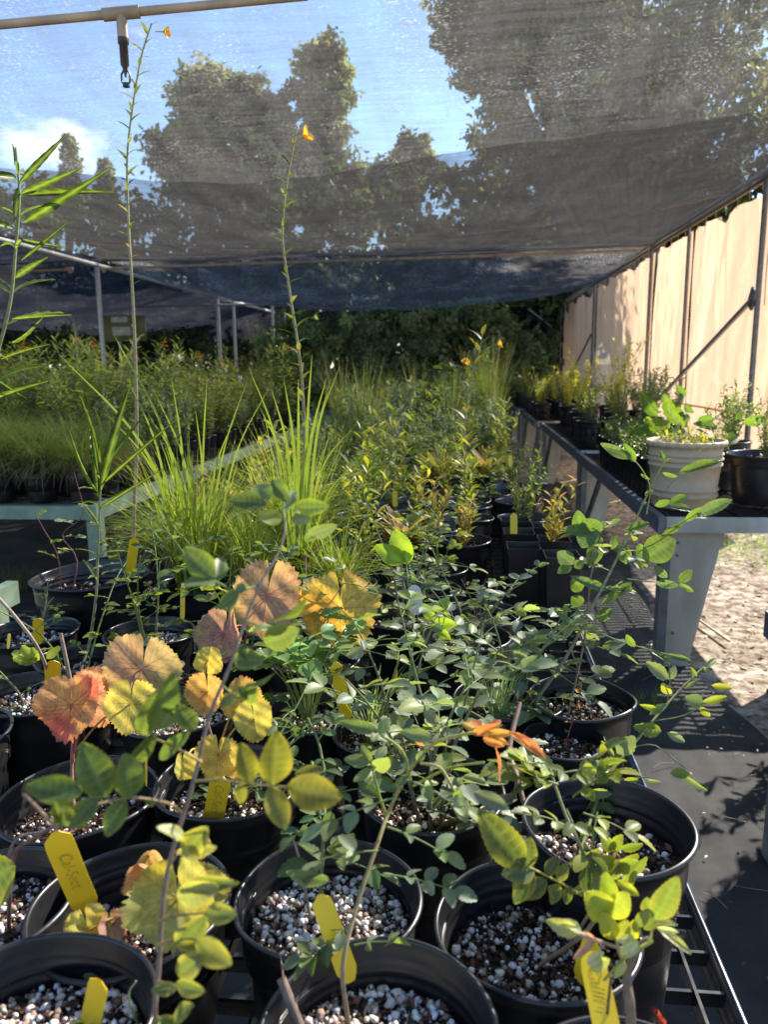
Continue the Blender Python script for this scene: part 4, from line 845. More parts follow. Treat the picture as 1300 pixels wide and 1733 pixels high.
# P2 : compound leaves leaning over the pot and thick thorny cane behind
rg = np.random.default_rng(9); ms, ml = MB(), MB(); r0 = NP['P2']
stempx(ms, [(soilpt(r0, .0, -.0),), (1005, 1560, .70), (992, 1460, .70), (975, 1415, .71), (958, 1380, .72), (930, 1300, .74)], .0022, .0014, (.22,.14,.10), (.24,.24,.1), 30, 8, 6, rg)
stempx(ms, [(soilpt(r0, .03, .02),), (1020, 1500, .72), (1005, 1450, .73), (990, 1425, .74)], .0016, .0012, (.24,.16,.09), n=10)
stempx(ms, [(985, 1515, .70), (945, 1492, .67), (905, 1472, .65), (890, 1465, .64)], .0011, .0008, (.32,.32,.06), n=10)
leafpx(ml, 'hi', [(886, 1468, 818, 1382, .64, .61, .40), (893, 1468, 898, 1420, .645, .64, .55), (905, 1470, 855, 1478, .65, .63, .6), (905, 1478, 870, 1528, .65, .64, .55), (925, 1482, 945, 1450, .66, .66, .62), (925, 1488, 885, 1520, .66, .65, .6), (900, 1472, 870, 1505, .65, .64, .6), (945, 1492, 960, 1462, .67, .67, .6), (945, 1495, 935, 1530, .67, .66, .6), (968, 1500, 955, 1530, .68, .68, .6), (928, 1500, 955, 1520, .66, .67, .5), (1000, 1500, 970, 1510, .7, .69, .4)], [(.08,.10,.03), (.11,.13,.035), (.06,.08,.03)], (.30,.29,.05), ea=.6, tiltr=.2)
leafpx(ml, 'rose', [(988, 1470, 1012, 1440, .72, .71, .5), (1040, 1440, 1022, 1420, .73, .72, .6), (1042, 1438, 1050, 1416, .73, .72, .6), (1050, 1436, 1088, 1432, .73, .72, .4), (1048, 1466, 1002, 1452, .72, .71, .45), (1050, 1468, 1080, 1450, .72, .71, .5), (1046, 1472, 1075, 1460, .72, .7, .5), (1035, 1490, 1050, 1462, .72, .71, .5), (1055, 1500, 1075, 1478, .72, .71, .5), (1070, 1480, 1095, 1455, .72, .71, .35), (1010, 1470, 985, 1462, .72, .71, .4), (1050, 1430, 1010, 1500, .73, .72, .06)], YELG, (.4,.4,.06), ea=.4, tiltr=.25)
for s in range(13):
    t = rg.uniform(.0, 1); px = 985-60*t+rg.normal(0, 16); py = 1400-130*t+rg.normal(0, 12)
    compound(ms, ml, rg, atd(px, py, .72+rg.normal(0, .01)), CM @ np.array([rg.normal(0, 1), rg.normal(.2, .6), .4]), [0, 0, 1], .045, 2, .02, ROSEG+YELG, 'rose', EDGEY, ea=.3)
fin(r0, ms, ml)
# P1 small rose
rg = np.random.default_rng(10); ms, ml = MB(), MB(); r0 = NP['P1']
P = stempx(ms, [(soilpt(r0, -.012, .01),), (548, 1400, .80), (550, 1330, .84), (540, 1260, .86), (520, 1215, .87)], .0022, .0012, (.12,.14,.05), n=24)
cane_leaves(ms, ml, rg, P, .022, .06, .023, 2, ROSEG+[(.08,.15,.06)], .3, 'rose', upb=.3)
stempx(ms, [(soilpt(r0, -.02, .01),), (500, 1430, .8), (470, 1392, .79)], .0018, .0012, (.25,.2,.17), n=8)
fin(r0, ms, ml)
# P3 arching rose
rg = np.random.default_rng(12); ms, ml = MB(), MB(); r0 = NP['P3']
P = stempx(ms, [(soilpt(r0, -.03, .0),), (1025, 1325, .92), (1085, 1245, .96), (1140, 1180, 1.0), (1190, 1130, 1.03)], .0022, .0012, (.15,.17,.05), (.25,.22,.06), 26, 8, 8, rg)
stempx(ms, [(1068, 1265, .95), (1110, 1262, .94), (1160, 1300, .93)], .0008, .0006, GREENST, n=8); stempx(ms, [(1022, 1325, .92), (1060, 1318, .92), (1100, 1315, .91)], .0008, .0006, GREENST, n=8)
stempx(ms, [(1110, 1220, .98), (1160, 1210, .98), (1210, 1180, .98)], .0009, .0006, GREENST, n=8); stempx(ms, [(1130, 1190, .99), (1135, 1150, .99), (1132, 1120, .99)], .0008, .0006, GREENST, n=8)
leafpx(ml, 'rose', [(1045, 1275, 1075, 1250, .94, .93, .75), (1040, 1280, 1020, 1255, .94, .94, .3), (1055, 1325, 1080, 1320, .92, .91, .5), (1092, 1318, 1118, 1325, .91, .9, .25), (1135, 1308, 1168, 1310, .93, .92, .6), (1150, 1305, 1195, 1342, .93, .91, .25), (1120, 1238, 1078, 1232, .97, .96, .5), (1130, 1240, 1160, 1255, .97, .96, .5), (1100, 1210, 1130, 1190, .98, .98, .4), (1130, 1150, 1100, 1122, .99, .98, .5), (1132, 1150, 1145, 1128, .99, .99, .6), (1135, 1175, 1122, 1160, .99, .98, .6), (1190, 1190, 1165, 1182, .98, .97, .7), (1190, 1188, 1232, 1180, .98, .97, .35), (1186, 1195, 1202, 1215, .98, .98, .5), (1205, 1160, 1240, 1165, 1.0, .99, .4), (1195, 1130, 1215, 1112, 1.03, 1.04, .3), (1190, 1128, 1205, 1140, 1.03, 1.03, .35), (1180,1145,1170,1130,1.02,1.02,.4), (1160, 1165, 1185,1150,1.0,1.0,.3), (1120,1200,1085,1195,.98,.98,.3), (1005, 1310, 1035, 1290, .92, .92, .45), (1000,1340,1035,1345,.9,.89,.5)], BLUEG+YELG, (.25,.3,.05), ea=.3)
for i in range(5): compound(ms, ml, rg, P[2+i]+rg.normal(0, .01, 3), rg.normal(0, 1, 3)+[0, 0, .3], [0, 0, 1], .05, 2, .018, ROSEG, 'rose')
fin(r0, ms, ml)
# P17 tall right rose
rg = np.random.default_rng(13); ms, ml = MB(), MB(); r0 = NP['P17']
P = stempx(ms, [(soilpt(r0, -.05, -.03),), (905, 1195, 1.18), (960, 1110, 1.2), (1012, 1010, 1.22), (1060, 915, 1.24), (1095, 840, 1.25), (1130, 770, 1.26)], .0036, .0011, (.19,.16,.13), (.2,.22,.06), 40, 8, 10, rg)
Pb = stempx(ms, [(soilpt(r0, -.02, .0),), (990, 1080, 1.24), (1000, 980, 1.25), (1018, 900, 1.26), (1012, 880, 1.26)], .0018, .001, (.18,.13,.1), n=26)
Pc = stempx(ms, [(1095, 870, 1.25), (1100, 820, 1.25), (1070, 775, 1.24), (1030, 758, 1.22)], .0012, .0008, (.25,.28,.06), n=16)
Pd = stempx(ms, [(1000, 1065, 1.21), (1050, 1085, 1.19), (1120, 1105, 1.17), (1165, 1115, 1.15)], .0012, .0008, (.22,.24,.05), n=16)
Pe = stempx(ms, [(1085, 930, 1.24), (1140, 895, 1.23), (1190, 862, 1.2)], .0009, .0006, GREENST, n=10)
Pf = stempx(ms, [(1062, 980, 1.23), (1110, 985, 1.22), (1150, 985, 1.2)], .0009, .0006, GREENST, n=10)
leafpx(ml, 'hi', [(1092, 944, 1142, 912, 1.24, 1.22, .85), (1082, 920, 1095, 960, 1.24, 1.23, .5), (1060, 955, 1055, 918, 1.23, 1.24, .6), (1015, 905, 988, 882, 1.26, 1.24, .8), (1010, 900, 955, 895, 1.26, 1.24, .35), (1015, 905, 1000, 960, 1.26, 1.25, .0+.5), (985, 905, 978, 865, 1.26, 1.25, .6), (1005, 890, 985, 925, 1.26, 1.25, .9), (1035, 930, 1045, 905, 1.25, 1.25, .5), (970, 955, 946, 935, 1.25, 1.24, .8), (968, 958, 945, 968, 1.25, 1.24, .6), (972, 960, 990, 950, 1.25, 1.25, .8), (985, 1000, 970, 980, 1.25, 1.24, .9), (985, 1025, 970, 1010, 1.25, 1.24, .9), (960, 1045, 948, 1035, 1.25, 1.24, .9), (1030, 1000, 970, 975, 1.23, 1.21, .22), (1100, 885, 1060, 895, 1.24, 1.23, .3), (1180, 872, 1240, 844, 1.2, 1.18, .36), (1160, 882, 1192, 858, 1.22, 1.2, .35), (1120, 905, 1165, 880, 1.23, 1.22, .3), (1150, 985, 1172, 965, 1.2, 1.19, .6), (1150, 988, 1175, 1002, 1.2, 1.19, .35), (1110, 985, 1150, 992, 1.21, 1.2, .4), (1130, 978, 1108, 958, 1.21, 1.21, .5), (1070, 985, 1020, 1022, 1.23, 1.22, .25), (1012, 1050, 1035, 1030, 1.22, 1.21, .7), (1075, 1095, 1060, 1075, 1.18, 1.18, .55), (1100, 1100, 1140, 1122, 1.17, 1.16, .3), (1130, 1108, 1172, 1118, 1.17, 1.15, .25), (1040, 1085, 1020, 1098, 1.19, 1.19, .5), (1070, 775, 1020, 753, 1.24, 1.22, .3), (1076, 782, 1058, 752, 1.24, 1.23, .4), (1085, 802, 1100, 812, 1.25, 1.24, .3), (1092, 835, 1108, 830, 1.25, 1.25, .4), (1125, 785, 1120, 762, 1.26, 1.26, .35), (1128, 780, 1138, 775, 1.26, 1.26, .4), (1122, 800, 1148, 808, 1.26, 1.25, .3), (1150, 800, 1220, 777, 1.24, 1.22, .26), (1135, 850, 1165, 838, 1.25, 1.24, .5), (1128, 855, 1175, 862, 1.25, 1.24, .35), (1108, 855, 1135, 848, 1.25, 1.24, .5)], [(.09,.15,.035), (.07,.12,.04), (.11,.18,.04), (.08,.13,.08)], (.2,.26,.05), ea=.35, tiltr=.3)
stempx(ms, [(1108, 855, 1.25), (1150, 802, 1.24)], .0007, .0005, GREENST, n=6)
cane_leaves(ms, ml, rg, Pb, .03, .055, .022, 2, BLUEG, .15, 'rnd', upb=.3); cane_leaves(ms, ml, rg, P[:28], .035, .065, .026, 2, BLUEG, .1, 'rose', upb=.2)
fin(r0, ms, ml)
# the other rose bushes
for key, seed, canes, h, spr, base, ev, ls in (('P9', 31, 5, .24, .12, BLUEG, .042, .030), ('P11', 32, 4, .18, .12, BLUEG, .045, .028), ('P25', 33, 5, .18, .10, BLUEG, .042, .032), ('P26', 34, 5, .17, .10, BLUEG, .042, .032), ('P27', 35, 4, .26, .11, YELG+ROSEG, .042, .028), ('P13', 36, 2, .12, .06, ROSEG, .03, .014), ('P14', 37, 2, .16, .06, ROSEG, .04, .013), ('P12', 38, 1, .08, .05, ROSEG, .03, .014)):
    r0 = NP[key]; ms, ml = rosebush(r0, seed, canes, h, spr, base, ev, ls, L_=ls*3)
    if key == 'P9':
        rg = np.random.default_rng(3); stempx(ms, [(soilpt(r0, .015, 0),), (870, 1345, .86), (862, 1270, .9), (880, 1190, .95)], .0045, .003, (.15,.09,.06), n=20, thorns=25, rg=rg); stempx(ms, [(soilpt(r0, .05, .0),), (885, 1400, .85), (882, 1340, .87), (865, 1290, .89)], .0035, .0025, (.15,.09,.06), n=16, thorns=20, rg=rg)
    if key == 'P11':
        for dx, dy, hh in ((.02, .0, .055), (.03, .02, .07), (.05, -.01, .045)): ms.tube([soilpt(r0, dx, dy), soilpt(r0, dx-.012, dy)+[0, 0, hh]], .0032, 7, (.26,.19,.15))
    if key == 'P27':
        leafpx(ml, 'hi', [(688, 955, 668, 898, 1.3, 1.29, .65), (686, 952, 636, 925, 1.3, 1.28, .55), (690, 953, 692, 920, 1.3, 1.3, .6), (735, 1050, 715, 1022, 1.2, 1.2, .6), (735, 1052, 772, 1058, 1.2, 1.18, .5), (732, 1055, 762, 1082, 1.2, 1.18, .4), (740, 1040, 760, 1010, 1.2, 1.21, .5), (720, 1090, 686, 1075, 1.18, 1.17, .55), (725, 1095, 735, 1108, 1.18, 1.17, .3)], [(.22,.32,.03), (.18,.28,.035)], ea=.2, tiltr=.1)
        stempx(ms, [(soilpt(r0, 0, 0),), (690, 1000, 1.31), (688, 952, 1.3)], .0012, .0008, GREENST); stempx(ms, [(soilpt(r0, .01, 0),), (700, 1120, 1.22), (735, 1052, 1.2)], .0012, .0008, GREENST)
    if key == 'P12':
        P = stempx(ms, [(soilpt(r0, .05, .0),), (70, 1110, 1.05), (30, 1050, 1.0), (-10, 1005, .97)], .0025, .002, (.3,.24,.2), n=14)
        leafpx(ml, 'rnd', [(62, 1118, 40+22*cos(k), 1108+14*sin(k), 1.0, .99, .5) for k in np.arange(0, 6.2, .9)]+[(78, 1115, 100, 1095, 1.0, 1.0, .5)], YELG)
    fin(r0, ms, ml)
for key, seed, n_, h, base, ls in (('P23', 90, 4, .25, YELG+ROSEG, .028), ('P19', 91, 3, .2, ROSEG+BLUEG, .026), ('P20', 92, 2, .2, ROSEG, .024), ('P7', 93, 2, .14, ROSEG, .02), ('P14', 94, 3, .22, YELG+ROSEG, .018), ('P16', 95, 2, .2, YELG, .016), ('P5', 96, 1, .08, ROSEG, .014)):
    ms, ml = rosebush(NP[key], seed, n_, h, .14, base, .04, ls, L_=ls*3, r=.0018, stc=GREENST); ms.build('side_shoot', M['stem'], NP[key], loc=NP[key].location); ml.build('foliage', M['leaf'], NP[key], loc=NP[key].location)
# P20 light green leaves, P18, P10, P6, P16, P15, P28
def lightleafy(root, seed, n, h, base, ls, key='rose'):
    rg = np.random.default_rng(seed); ms, ml = MB(), MB(); o = soilpt(root)
    for i in range(n):
        a = rg.uniform(0, 6.28); sp_ = rg.uniform(.1, .55); Lh = h*rg.uniform(.6, 1.1); t = o+[sp_*Lh*cos(a), sp_*Lh*sin(a), Lh]
        P = smooth_path([o, (o+t)/2+[0, 0, .02], t], 10); ms.tube(P, np.linspace(.0016, .001, len(P)), 5, (.2,.26,.07))
        for k in range(3):
            b = a+rg.normal(0, .3)+(k-1)*1.4; put(ml, key, t[None], np.array([[cos(b), sin(b), rg.uniform(-.1, .5)]]), np.array([[rg.normal(0,.3), rg.normal(0,.3), 1.]]), np.array([ls*rg.uniform(.7, 1.2)]), pal(rg, 1, base), (.3,.38,.15), (.3,.4,.15), .25, .5)
    return ms, ml
ms, ml = lightleafy(NP['P20'], 50, 24, .16, [(.12,.22,.07), (.16,.28,.08), (.10,.18,.07)], .036); fin(NP['P20'], ms, ml)
rg = np.random.default_rng(51)
r0 = NP['P18']; ms, ml = MB(), MB(); P = stempx(ms, [(soilpt(r0),), (975, 1200, 1.1), (985, 1165, 1.12)], .001, .0006, REDST); put(ml, 'tiny', P[::3], rg.normal(0, 1, (len(P[::3]), 3)), rg.normal(0, 1, (len(P[::3]), 3)), np.full(len(P[::3]), .012), pal(rg, len(P[::3]), [(.3,.15,.06), (.2,.2,.06)])); fin(r0, ms, ml)
r0 = NP['P10']; ms, ml = MB(), MB(); stempx(ms, [(soilpt(r0, .03, .0),), (20, 1455, .73), (55, 1420, .72), (100, 1395, .72), (102,1400,.72)], .0024, .0012, (.13,.08,.07), n=14); stempx(ms, [(soilpt(r0, .0, .03),), (20, 1430, .74), (70, 1408, .73), (98, 1398, .72)], .0016, .0012, (.15,.12,.11), n=12)
leafpx(ml, 'hi', [(-40, 1500, 14, 1470, .66, .64, 1.0)], ROSEG, EDGEY); fin(r0, ms, ml)
r0 = NP['P6']; ms, ml = MB(), MB(); ms.tube([soilpt(r0, -.06, .0), soilpt(r0, -.075, -.01)+[0, 0, .07]], .003, 6, (.3,.22,.16)); stempx(ms, [(soilpt(r0, .075, .03),), (218, 1690, .6), (230, 1660, .6)], .0012, .0006, (.2,.26,.14)); fin(r0, ms, ml)
r0 = NP['P15']; ms, ml = MB(), MB(); P = stempx(ms, [(soilpt(r0, -.02, -.1),), (98, 945, 1.66), (70, 890, 1.64), (58, 868, 1.63)], .0016, .0008, REDST, n=18); cane_leaves(ms, ml, rg, P, .05, .04, .014, 2, YELG, .5, 'rnd')
P = stempx(ms, [(soilpt(r0, 0, -.11),), (130, 950, 1.66), (105, 905, 1.7), (140, 870, 1.72), (125,800,1.72)], .0016, .0008, REDST, n=18); cane_leaves(ms, ml, rg, P, .05, .04, .016, 2, [(.3,.36,.2)], .4, 'rnd'); fin(r0, ms, ml)
# ---- willow-leaved milkweeds
def willow(root, P, lst, ms, ml, seed, every=.035, L_=.11, base=MILK, rng_lo=.25, wr=.12, stc=(.16,.22,.07), stc0=(.12,.07,.05)):
    rg = np.random.default_rng(seed); ms.tube(P, np.linspace(.0035, .0015, len(P)), 7, stc0, c1=stc)
    seg = np.linalg.norm(np.diff(P, axis=0), axis=1); cum = np.concatenate([[0], np.cumsum(seg)]); s = cum[-1]*rng_lo; a = rg.uniform(0, 6)
    while s < cum[-1]:
        p = np.array([np.interp(s, cum, P[:, i]) for i in range(3)]); f = 1-.5*(s/cum[-1])**4
        for q in range(2):
            b = a+q*pi+rg.normal(0, .3); e = rg.uniform(.2, 1.0)
            put(ml, 'willow', p[None], np.array([[cos(b), sin(b), e]]), np.array([[0, 0, 1.]])+rg.normal(0, .3, (1, 3)), np.array([L_*f*rg.uniform(.6, 1.15)]), pal(rg, 1, base), None, (.2,.3,.08), 0, .6)
        a += 1.45+rg.normal(0, .25); s += every*rg.uniform(.7, 1.3)
r0 = NP['P16']; ms, ml = MB(), MB()
P = smooth_path([soilpt(r0, .0, 0), atd(150, 1090, 1.46), atd(162, 1010, 1.48), atd(165, 940, 1.5), atd(168, 860, 1.5), atd(172, 780, 1.5)], 30)
willow(r0, P, None, ms, ml, 61, .045, .07, rng_lo=.45)
leafpx(ml, 'willow', [(170, 830, 204, 672, 1.5, 1.42, .15), (165, 840, 148, 712, 1.5, 1.5, .1), (170, 800, 150, 665, 1.5, 1.48, .08), (168, 835, 106, 758, 1.5, 1.4, .11), (172, 820, 262, 736, 1.5, 1.38, .07), (170, 860, 240, 812, 1.5, 1.4, .07), (165, 800, 146, 700, 1.5, 1.52, .12), (172,800,232,705,1.5,1.5,.12), (170,760,176,690,1.5,1.5,.13)], [(.045,.075,.02), (.07,.11,.025), (.04,.06,.02)], None, (.25,.36,.08), 0, .5, .3)
fin(r0, ms, ml)
# cut brown sticks by P16
mb = MB(); stempx(mb, [(124, 1180, 1.2), (112, 1120, 1.2), (102, 1072, 1.2)], .0035, .003, (.2,.14,.11), n=6); mb.build('stem', M['stem'], NP['P12'], loc=NP['P12'].location)
near('P31', -90, 1240, 'potted_milkweed', 'tall willow-leaved milkweed whose stem rises along the left edge', 'potted milkweed', var=27, npl=300, R_=.085)
r0 = NP['P31']; ms, ml = MB(), MB()
P = smooth_path([soilpt(r0), atd(-95, 1000, 1.08), atd(-60, 780, 1.08), atd(-18, 640, 1.08), atd(15, 520, 1.08), atd(26, 420, 1.08), atd(32, 330, 1.08), atd(26, 250, 1.08)], 50)
willow(r0, P, None, ms, ml, 66, .05, .09, rng_lo=.55)
leafpx(ml, 'willow', [(32, 310, 98, 240, 1.08, 1.04, .17), (34, 328, 106, 300, 1.08, 1.02, .16), (36, 330, 158, 316, 1.08, 1.04, .14), (40, 376, 146, 314, 1.08, 1.0, .15), (26, 300, -20, 292, 1.08, 1.0, .2), (24, 280, 24, 232, 1.08, 1.09, .12), (30, 318, 22, 362, 1.08, 1.06, .3), (24, 388, -25, 366, 1.08, 1.0, .2), (38, 405, 85, 418, 1.08, 1.05, .12), (36, 440, 110, 380, 1.08, 1.05, .1), (26, 470, 62, 440, 1.08, 1.05, .3), (20, 540, 90, 532, 1.08, 1.04, .12), (14, 580, 68, 564, 1.08, 1.04, .14), (2, 608, 60, 582, 1.08, 1.05, .13), (22, 490, -5, 462, 1.08, 1.05, .2), (-10, 640, 22, 665, 1.08, 1.05, .14), (-20,680,40,650,1.08,1.02,.12)], [(.04,.062,.018), (.055,.08,.022)], None, (.25,.36,.08), 0, .5, .35)
fin(r0, ms, ml)
# ---- tall evening primrose stems with narrow leaves
def primrose(root, P, seed, flw, dry=.55, ll=.035, every=.018, r=.0045, c0=(.24,.15,.11), c1=(.22,.25,.08)):
    rg = np.random.default_rng(seed); ms, ml, mf = MB(), MB(), MB()
    ms.tube(P, np.linspace(r, r*.4, len(P)), 7, c0, c1=c1)
    seg = np.linalg.norm(np.diff(P, axis=0), axis=1); cum = np.concatenate([[0], np.cumsum(seg)]); s = cum[-1]*.22; a = 0
    while s < cum[-1]:
        p = np.array([np.interp(s, cum, P[:, i]) for i in range(3)]); f = s/cum[-1]; green = f > dry
        if green or rg.random() < .4:
            base = [(.15,.16,.05), (.22,.21,.06), (.10,.12,.04)] if green else [(.26,.17,.11), (.2,.13,.09)]
            put(ml, 'lance', p[None], np.array([[cos(a), sin(a), rg.uniform(.6, 1.8)]]), np.array([[cos(a)*-1, sin(a)*-1, 1.]]), np.array([ll*rg.uniform(.6, 1.2)*(1.25-f*.5)*(1 if green else .5)]), pal(rg, 1, base), None, None, wr=1.9)
        a += 2.4; s += every*rg.uniform(.6, 1.3)
    fin(root, ms, ml)
    for p, dirp, sz in flw:
        mb = MB(); p = np.array(p); d = unit(dirp); x = unit(np.cross(d, [.2, .1, 1])); y = np.cross(d, x)
        mb.tube([p-d*sz*1.3, p-d*sz*.2, p+d*sz*.1], [.0012, .0014, .004], 6, (.35,.36,.08), cap=False)
        for k in range(4):
            b = k*pi/2; u = cos(b)*x+sin(b)*y; put(mb, 'rnd', p[None], (d*.9+u*.8)[None], (d-u)[None], np.array([sz]), np.array([[.70,.42,.06]]), (.62,.34,.06), wr=1.3)
        mb.build('flower', M['petal'], root, loc=root.location)
near('P29', 240, 985, 'potted_primrose', 'pot with the tallest evening primrose stem, brown below and leafy near its tip', 'potted primrose', var=28, npl=200, R_=.09)
r0 = NP['P29']; d9 = 1.92
P = smooth_path([soilpt(r0, -.02, 0), atd(226, 880, d9), atd(231, 760, d9), atd(229, 620, d9), atd(224, 500, d9), atd(217, 380, d9), atd(215, 270, d9), atd(223, 190, d9), atd(238, 100, d9), atd(256, 40, d9)], 70)
primrose(r0, P, 71, [(atd(277, 54, d9), CM @ np.array([1, -.2, .2]), .018)], .62, .045, .016, .0052)
near('P30', 515, 985, 'potted_primrose', 'pot with the second tall evening primrose stem tipped by an orange flower at centre', 'potted primrose', var=29, npl=200, R_=.09)
r0 = NP['P30']; d9 = 1.95
P = smooth_path([soilpt(r0), atd(516, 880, d9), atd(516, 760, d9), atd(512, 660, d9), atd(505, 590, d9), atd(488, 480, d9), atd(478, 400, d9), atd(484, 320, d9), atd(496, 250, d9), atd(503, 215, d9)], 60)
primrose(r0, P, 72, [(atd(513, 232, d9), CM @ np.array([.8, .4, .3]), .03)], .3, .045, .016, .005)
near('P32', 792, 855, 'potted_primrose', 'evening primrose with two drooping orange flowers standing against the dark shrubs', 'potted primrose', var=30, npl=100, R_=.09)
r0 = NP['P32']; d9 = 2.85
P = smooth_path([soilpt(r0), atd(787, 760, d9), atd(790, 690, d9), atd(800, 630, d9), atd(813, 590, d9), atd(817, 562, d9)], 30)
primrose(r0, P, 73, [(atd(791, 606, d9), CM @ np.array([-.4, -1, .2]), .025), (atd(842, 583, d9), CM @ np.array([1, .35, .2]), .025)], .1, .08, .024, .0045)
# ---- grape leaves
def grape_leaf(mb, p0, dirv, nrm, size, cin, cout, cv, seed, cup=.12, fold=0, lob=.045, cm=None):
    rg = np.random.default_rng(seed); na, nr = 240, 24
    th = np.linspace(-pi, pi, na, endpoint=False)         # 0 = tip direction, +-pi = petiole notch
    r = 1+lob*np.cos(3*th*.95)-.0*th; r = r*(1-.10*np.abs(th)/pi)
    r *= 1-.82*np.exp(-((np.abs(th)-pi)/.075)**2)
    hw = rg.normal(0, 1, 10); r *= 1+.03*np.sin(2*th+hw[0]*3)+.035*np.sin(3*th+hw[1]*3)+.02*np.sin(5*th+hw[2]*3); th2 = th+.06*np.sin(3*th+hw[3]*3)+.04*np.sin(7*th+hw[4]); saw = ((th2*np.sign(th+1e-6)/(2*pi)*36) % 1); saw = np.where(saw < .65, saw/.65, (1-saw)/.35); r *= 1+.065*(saw-.5)*(1+.5*np.sin(th*4+hw[5]*3))+.02*rg.normal(0, 1, na)+.03*np.sin(th*5+rg.uniform(0, 6))
    rr = np.linspace(.0, 1, nr)[:, None]
    X = np.sin(th)*r*rr*.5; Y = np.cos(th)*r*rr*.5+.0
    va = np.array([0, .75, -.75, 1.5, -1.5, 2.25, -2.25]); dist = np.full(X.shape, 9.)
    TH = np.broadcast_to(th, X.shape); RR = np.hypot(X, Y)
    for k, v_ in enumerate(va):
        dd = np.abs(RR*np.sin(TH-v_)); dd = np.where(np.cos(TH-v_) > 0, dd, 9); dist = np.minimum(dist, dd/(1.15-np.clip(RR*2, 0, 1)))
        # side veins
        al = RR*np.cos(TH-v_); ac = RR*np.sin(TH-v_)
        if k < 7:
            for sp in (.09, .17, .26, .35):
                for sg in (-1, 1):
                    dd = np.abs((al-sp)-sg*ac*1.1)*.7; ok = (sg*ac > 0) & (sg*ac < .15) & (al > sp); dist = np.minimum(dist, np.where(ok, dd*2.2, 9))
    vein = np.exp(-(dist/.0075)**2)
    ww = rg.normal(0, 1, 8); Z = cup*(X*X+Y*Y)*2-.003*vein+.07*np.sin(X*5*np.sign(ww[0])+ww[1]*3)*np.cos(Y*5+ww[2]*3)+.018*np.sin(X*16+ww[3]*4+Y*7)*np.sin(Y*15+ww[4]*4)+fold*np.abs(X)+.09*np.sin(TH*2+ww[5]*3)*RR**2*3+.05*np.sin(TH*5+ww[6]*3)*RR**3*5
    bl = rg.normal(0, 1, 6); nz_ = .5+.35*np.sin(X*9+bl[0]*3+Y*5)+.25*np.sin(Y*13+bl[1]*4-X*7)
    t = np.clip((RR*2)**1.6*.75+nz_*.45-.2, 0, 1)[..., None]
    col = np.array(cin)*(1-t)+np.array(cout)*t
    if cm is not None: t2 = np.clip(.5+1.2*np.sin(X*5+bl[2])*np.cos(Y*4+bl[3])-.3, 0, 1)[..., None]; col = col*(1-t2)+np.array(cm)*t2
    col = col*(1-.8*vein[..., None])+np.array(cv)*(.8*vein[..., None]); sp_ = np.zeros(X.shape)
    for _ in range(9): cx_, cy_ = rg.uniform(-.4, .4, 2); sp_ = np.maximum(sp_, np.exp(-((X-cx_)**2+(Y-cy_)**2)/rg.uniform(.004, .02)**2))
    ed = np.clip((rr-.93)/.07, 0, 1)*(.5+.5*np.sin(TH*9+ww[6]*5)); sp_ = np.maximum(sp_*.8, ed*.7)[..., None]
    col = col*(1-sp_)+np.array([.22,.11,.05])*sp_; col *= 1+rg.normal(0, .05, col.shape[:2]+(1,))
    L3 = np.stack([X, Y, Z], -1).reshape(-1, 3)*size
    d = unit(dirv); n = unit(np.asarray(nrm)-np.dot(nrm, d)*d); x = np.cross(d, n)
    v = p0+L3 @ np.stack([x, d, n], 0)
    i = np.arange(nr-1)[:, None]*na; j = np.arange(na)[None]; j2 = (j+1) % na
    mb.add(v, np.stack([i+j, i+na+j, i+na+j2, i+j2], -1).reshape(-1, 4), c=col.reshape(-1, 3))
def gleaf(root, ms, cx, cy, w_, dep, ang, cin, cout, cv, seed, tilt=(0, 0), fold=0, from_=None, cm=None, cup=.12, name='leaf'):
    """petiole point at (cx,cy); ang: image direction of the tip (deg, 0 = right, 90 = down)"""
    p = atd(cx, cy, dep); size = .94*w_*dep/F; a = R(ang); cin = tuple(.88*v+.05 for v in cin); cout = tuple(.88*v+.045 for v in cout)
    d = CM @ np.array([cos(a), -sin(a), tilt[0]]); n = CM @ np.array([tilt[1], .25, 1.0])
    mb = MB(); grape_leaf(mb, p, d, n, size, cin, cout, cv, seed, fold=fold, cm=cm, cup=cup)
    mb.build(name, M['dryleaf'], root, loc=root.location)
    if from_ is not None:
        f = atd(*from_) if len(from_) == 3 else np.array(from_[0]); ms.tube(smooth_path([f, (f+p)/2+[0, 0, .01], p+unit(d)*size*.02], 10), np.linspace(.0015, .0011, 10), 6, cv)
YL = (.50,.42,.05); YO = (.55,.30,.05); ORG = (.58,.22,.06); RDV = (.30,.08,.06); OLV = (.28,.30,.05); PNK = (.45,.22,.16); DUL = (.34,.24,.10)
r0 = NP['P8']; ms = MB(); s8 = (atz(118, 1300, .885),)
stempx(ms, [(soilpt(r0, -.01, .0),), (121, 1300, 1.0), (124, 1230, 1.02)], .003, .002, (.2,.08,.06), n=8)
gleaf(r0, ms, 119, 1192, 118, .98, 85, (.58,.34,.07), (.60,.25,.10), RDV, 1, (.3, .1), .1, (124, 1290, .99), cm=(.62,.16,.10), cup=.2)
gleaf(r0, ms, 155, 1180, 110, 1.03, 60, (.42,.25,.16), (.45,.20,.15), RDV, 2, (-.1, -.3), .1, (124, 1280, 1.0), cm=(.5,.26,.12))
gleaf(r0, ms, 165, 1165, 90, 1.08, 330, (.50,.22,.10), (.5,.28,.12), RDV, 12, (-.1, .2), .1, (124, 1260, 1.01))
gleaf(r0, ms, 220, 1190, 100, .96, 95, (.42,.40,.06), (.48,.44,.07), (.24,.14,.04), 3, (.0, .1), .05, (128, 1270, .99), cup=.1)
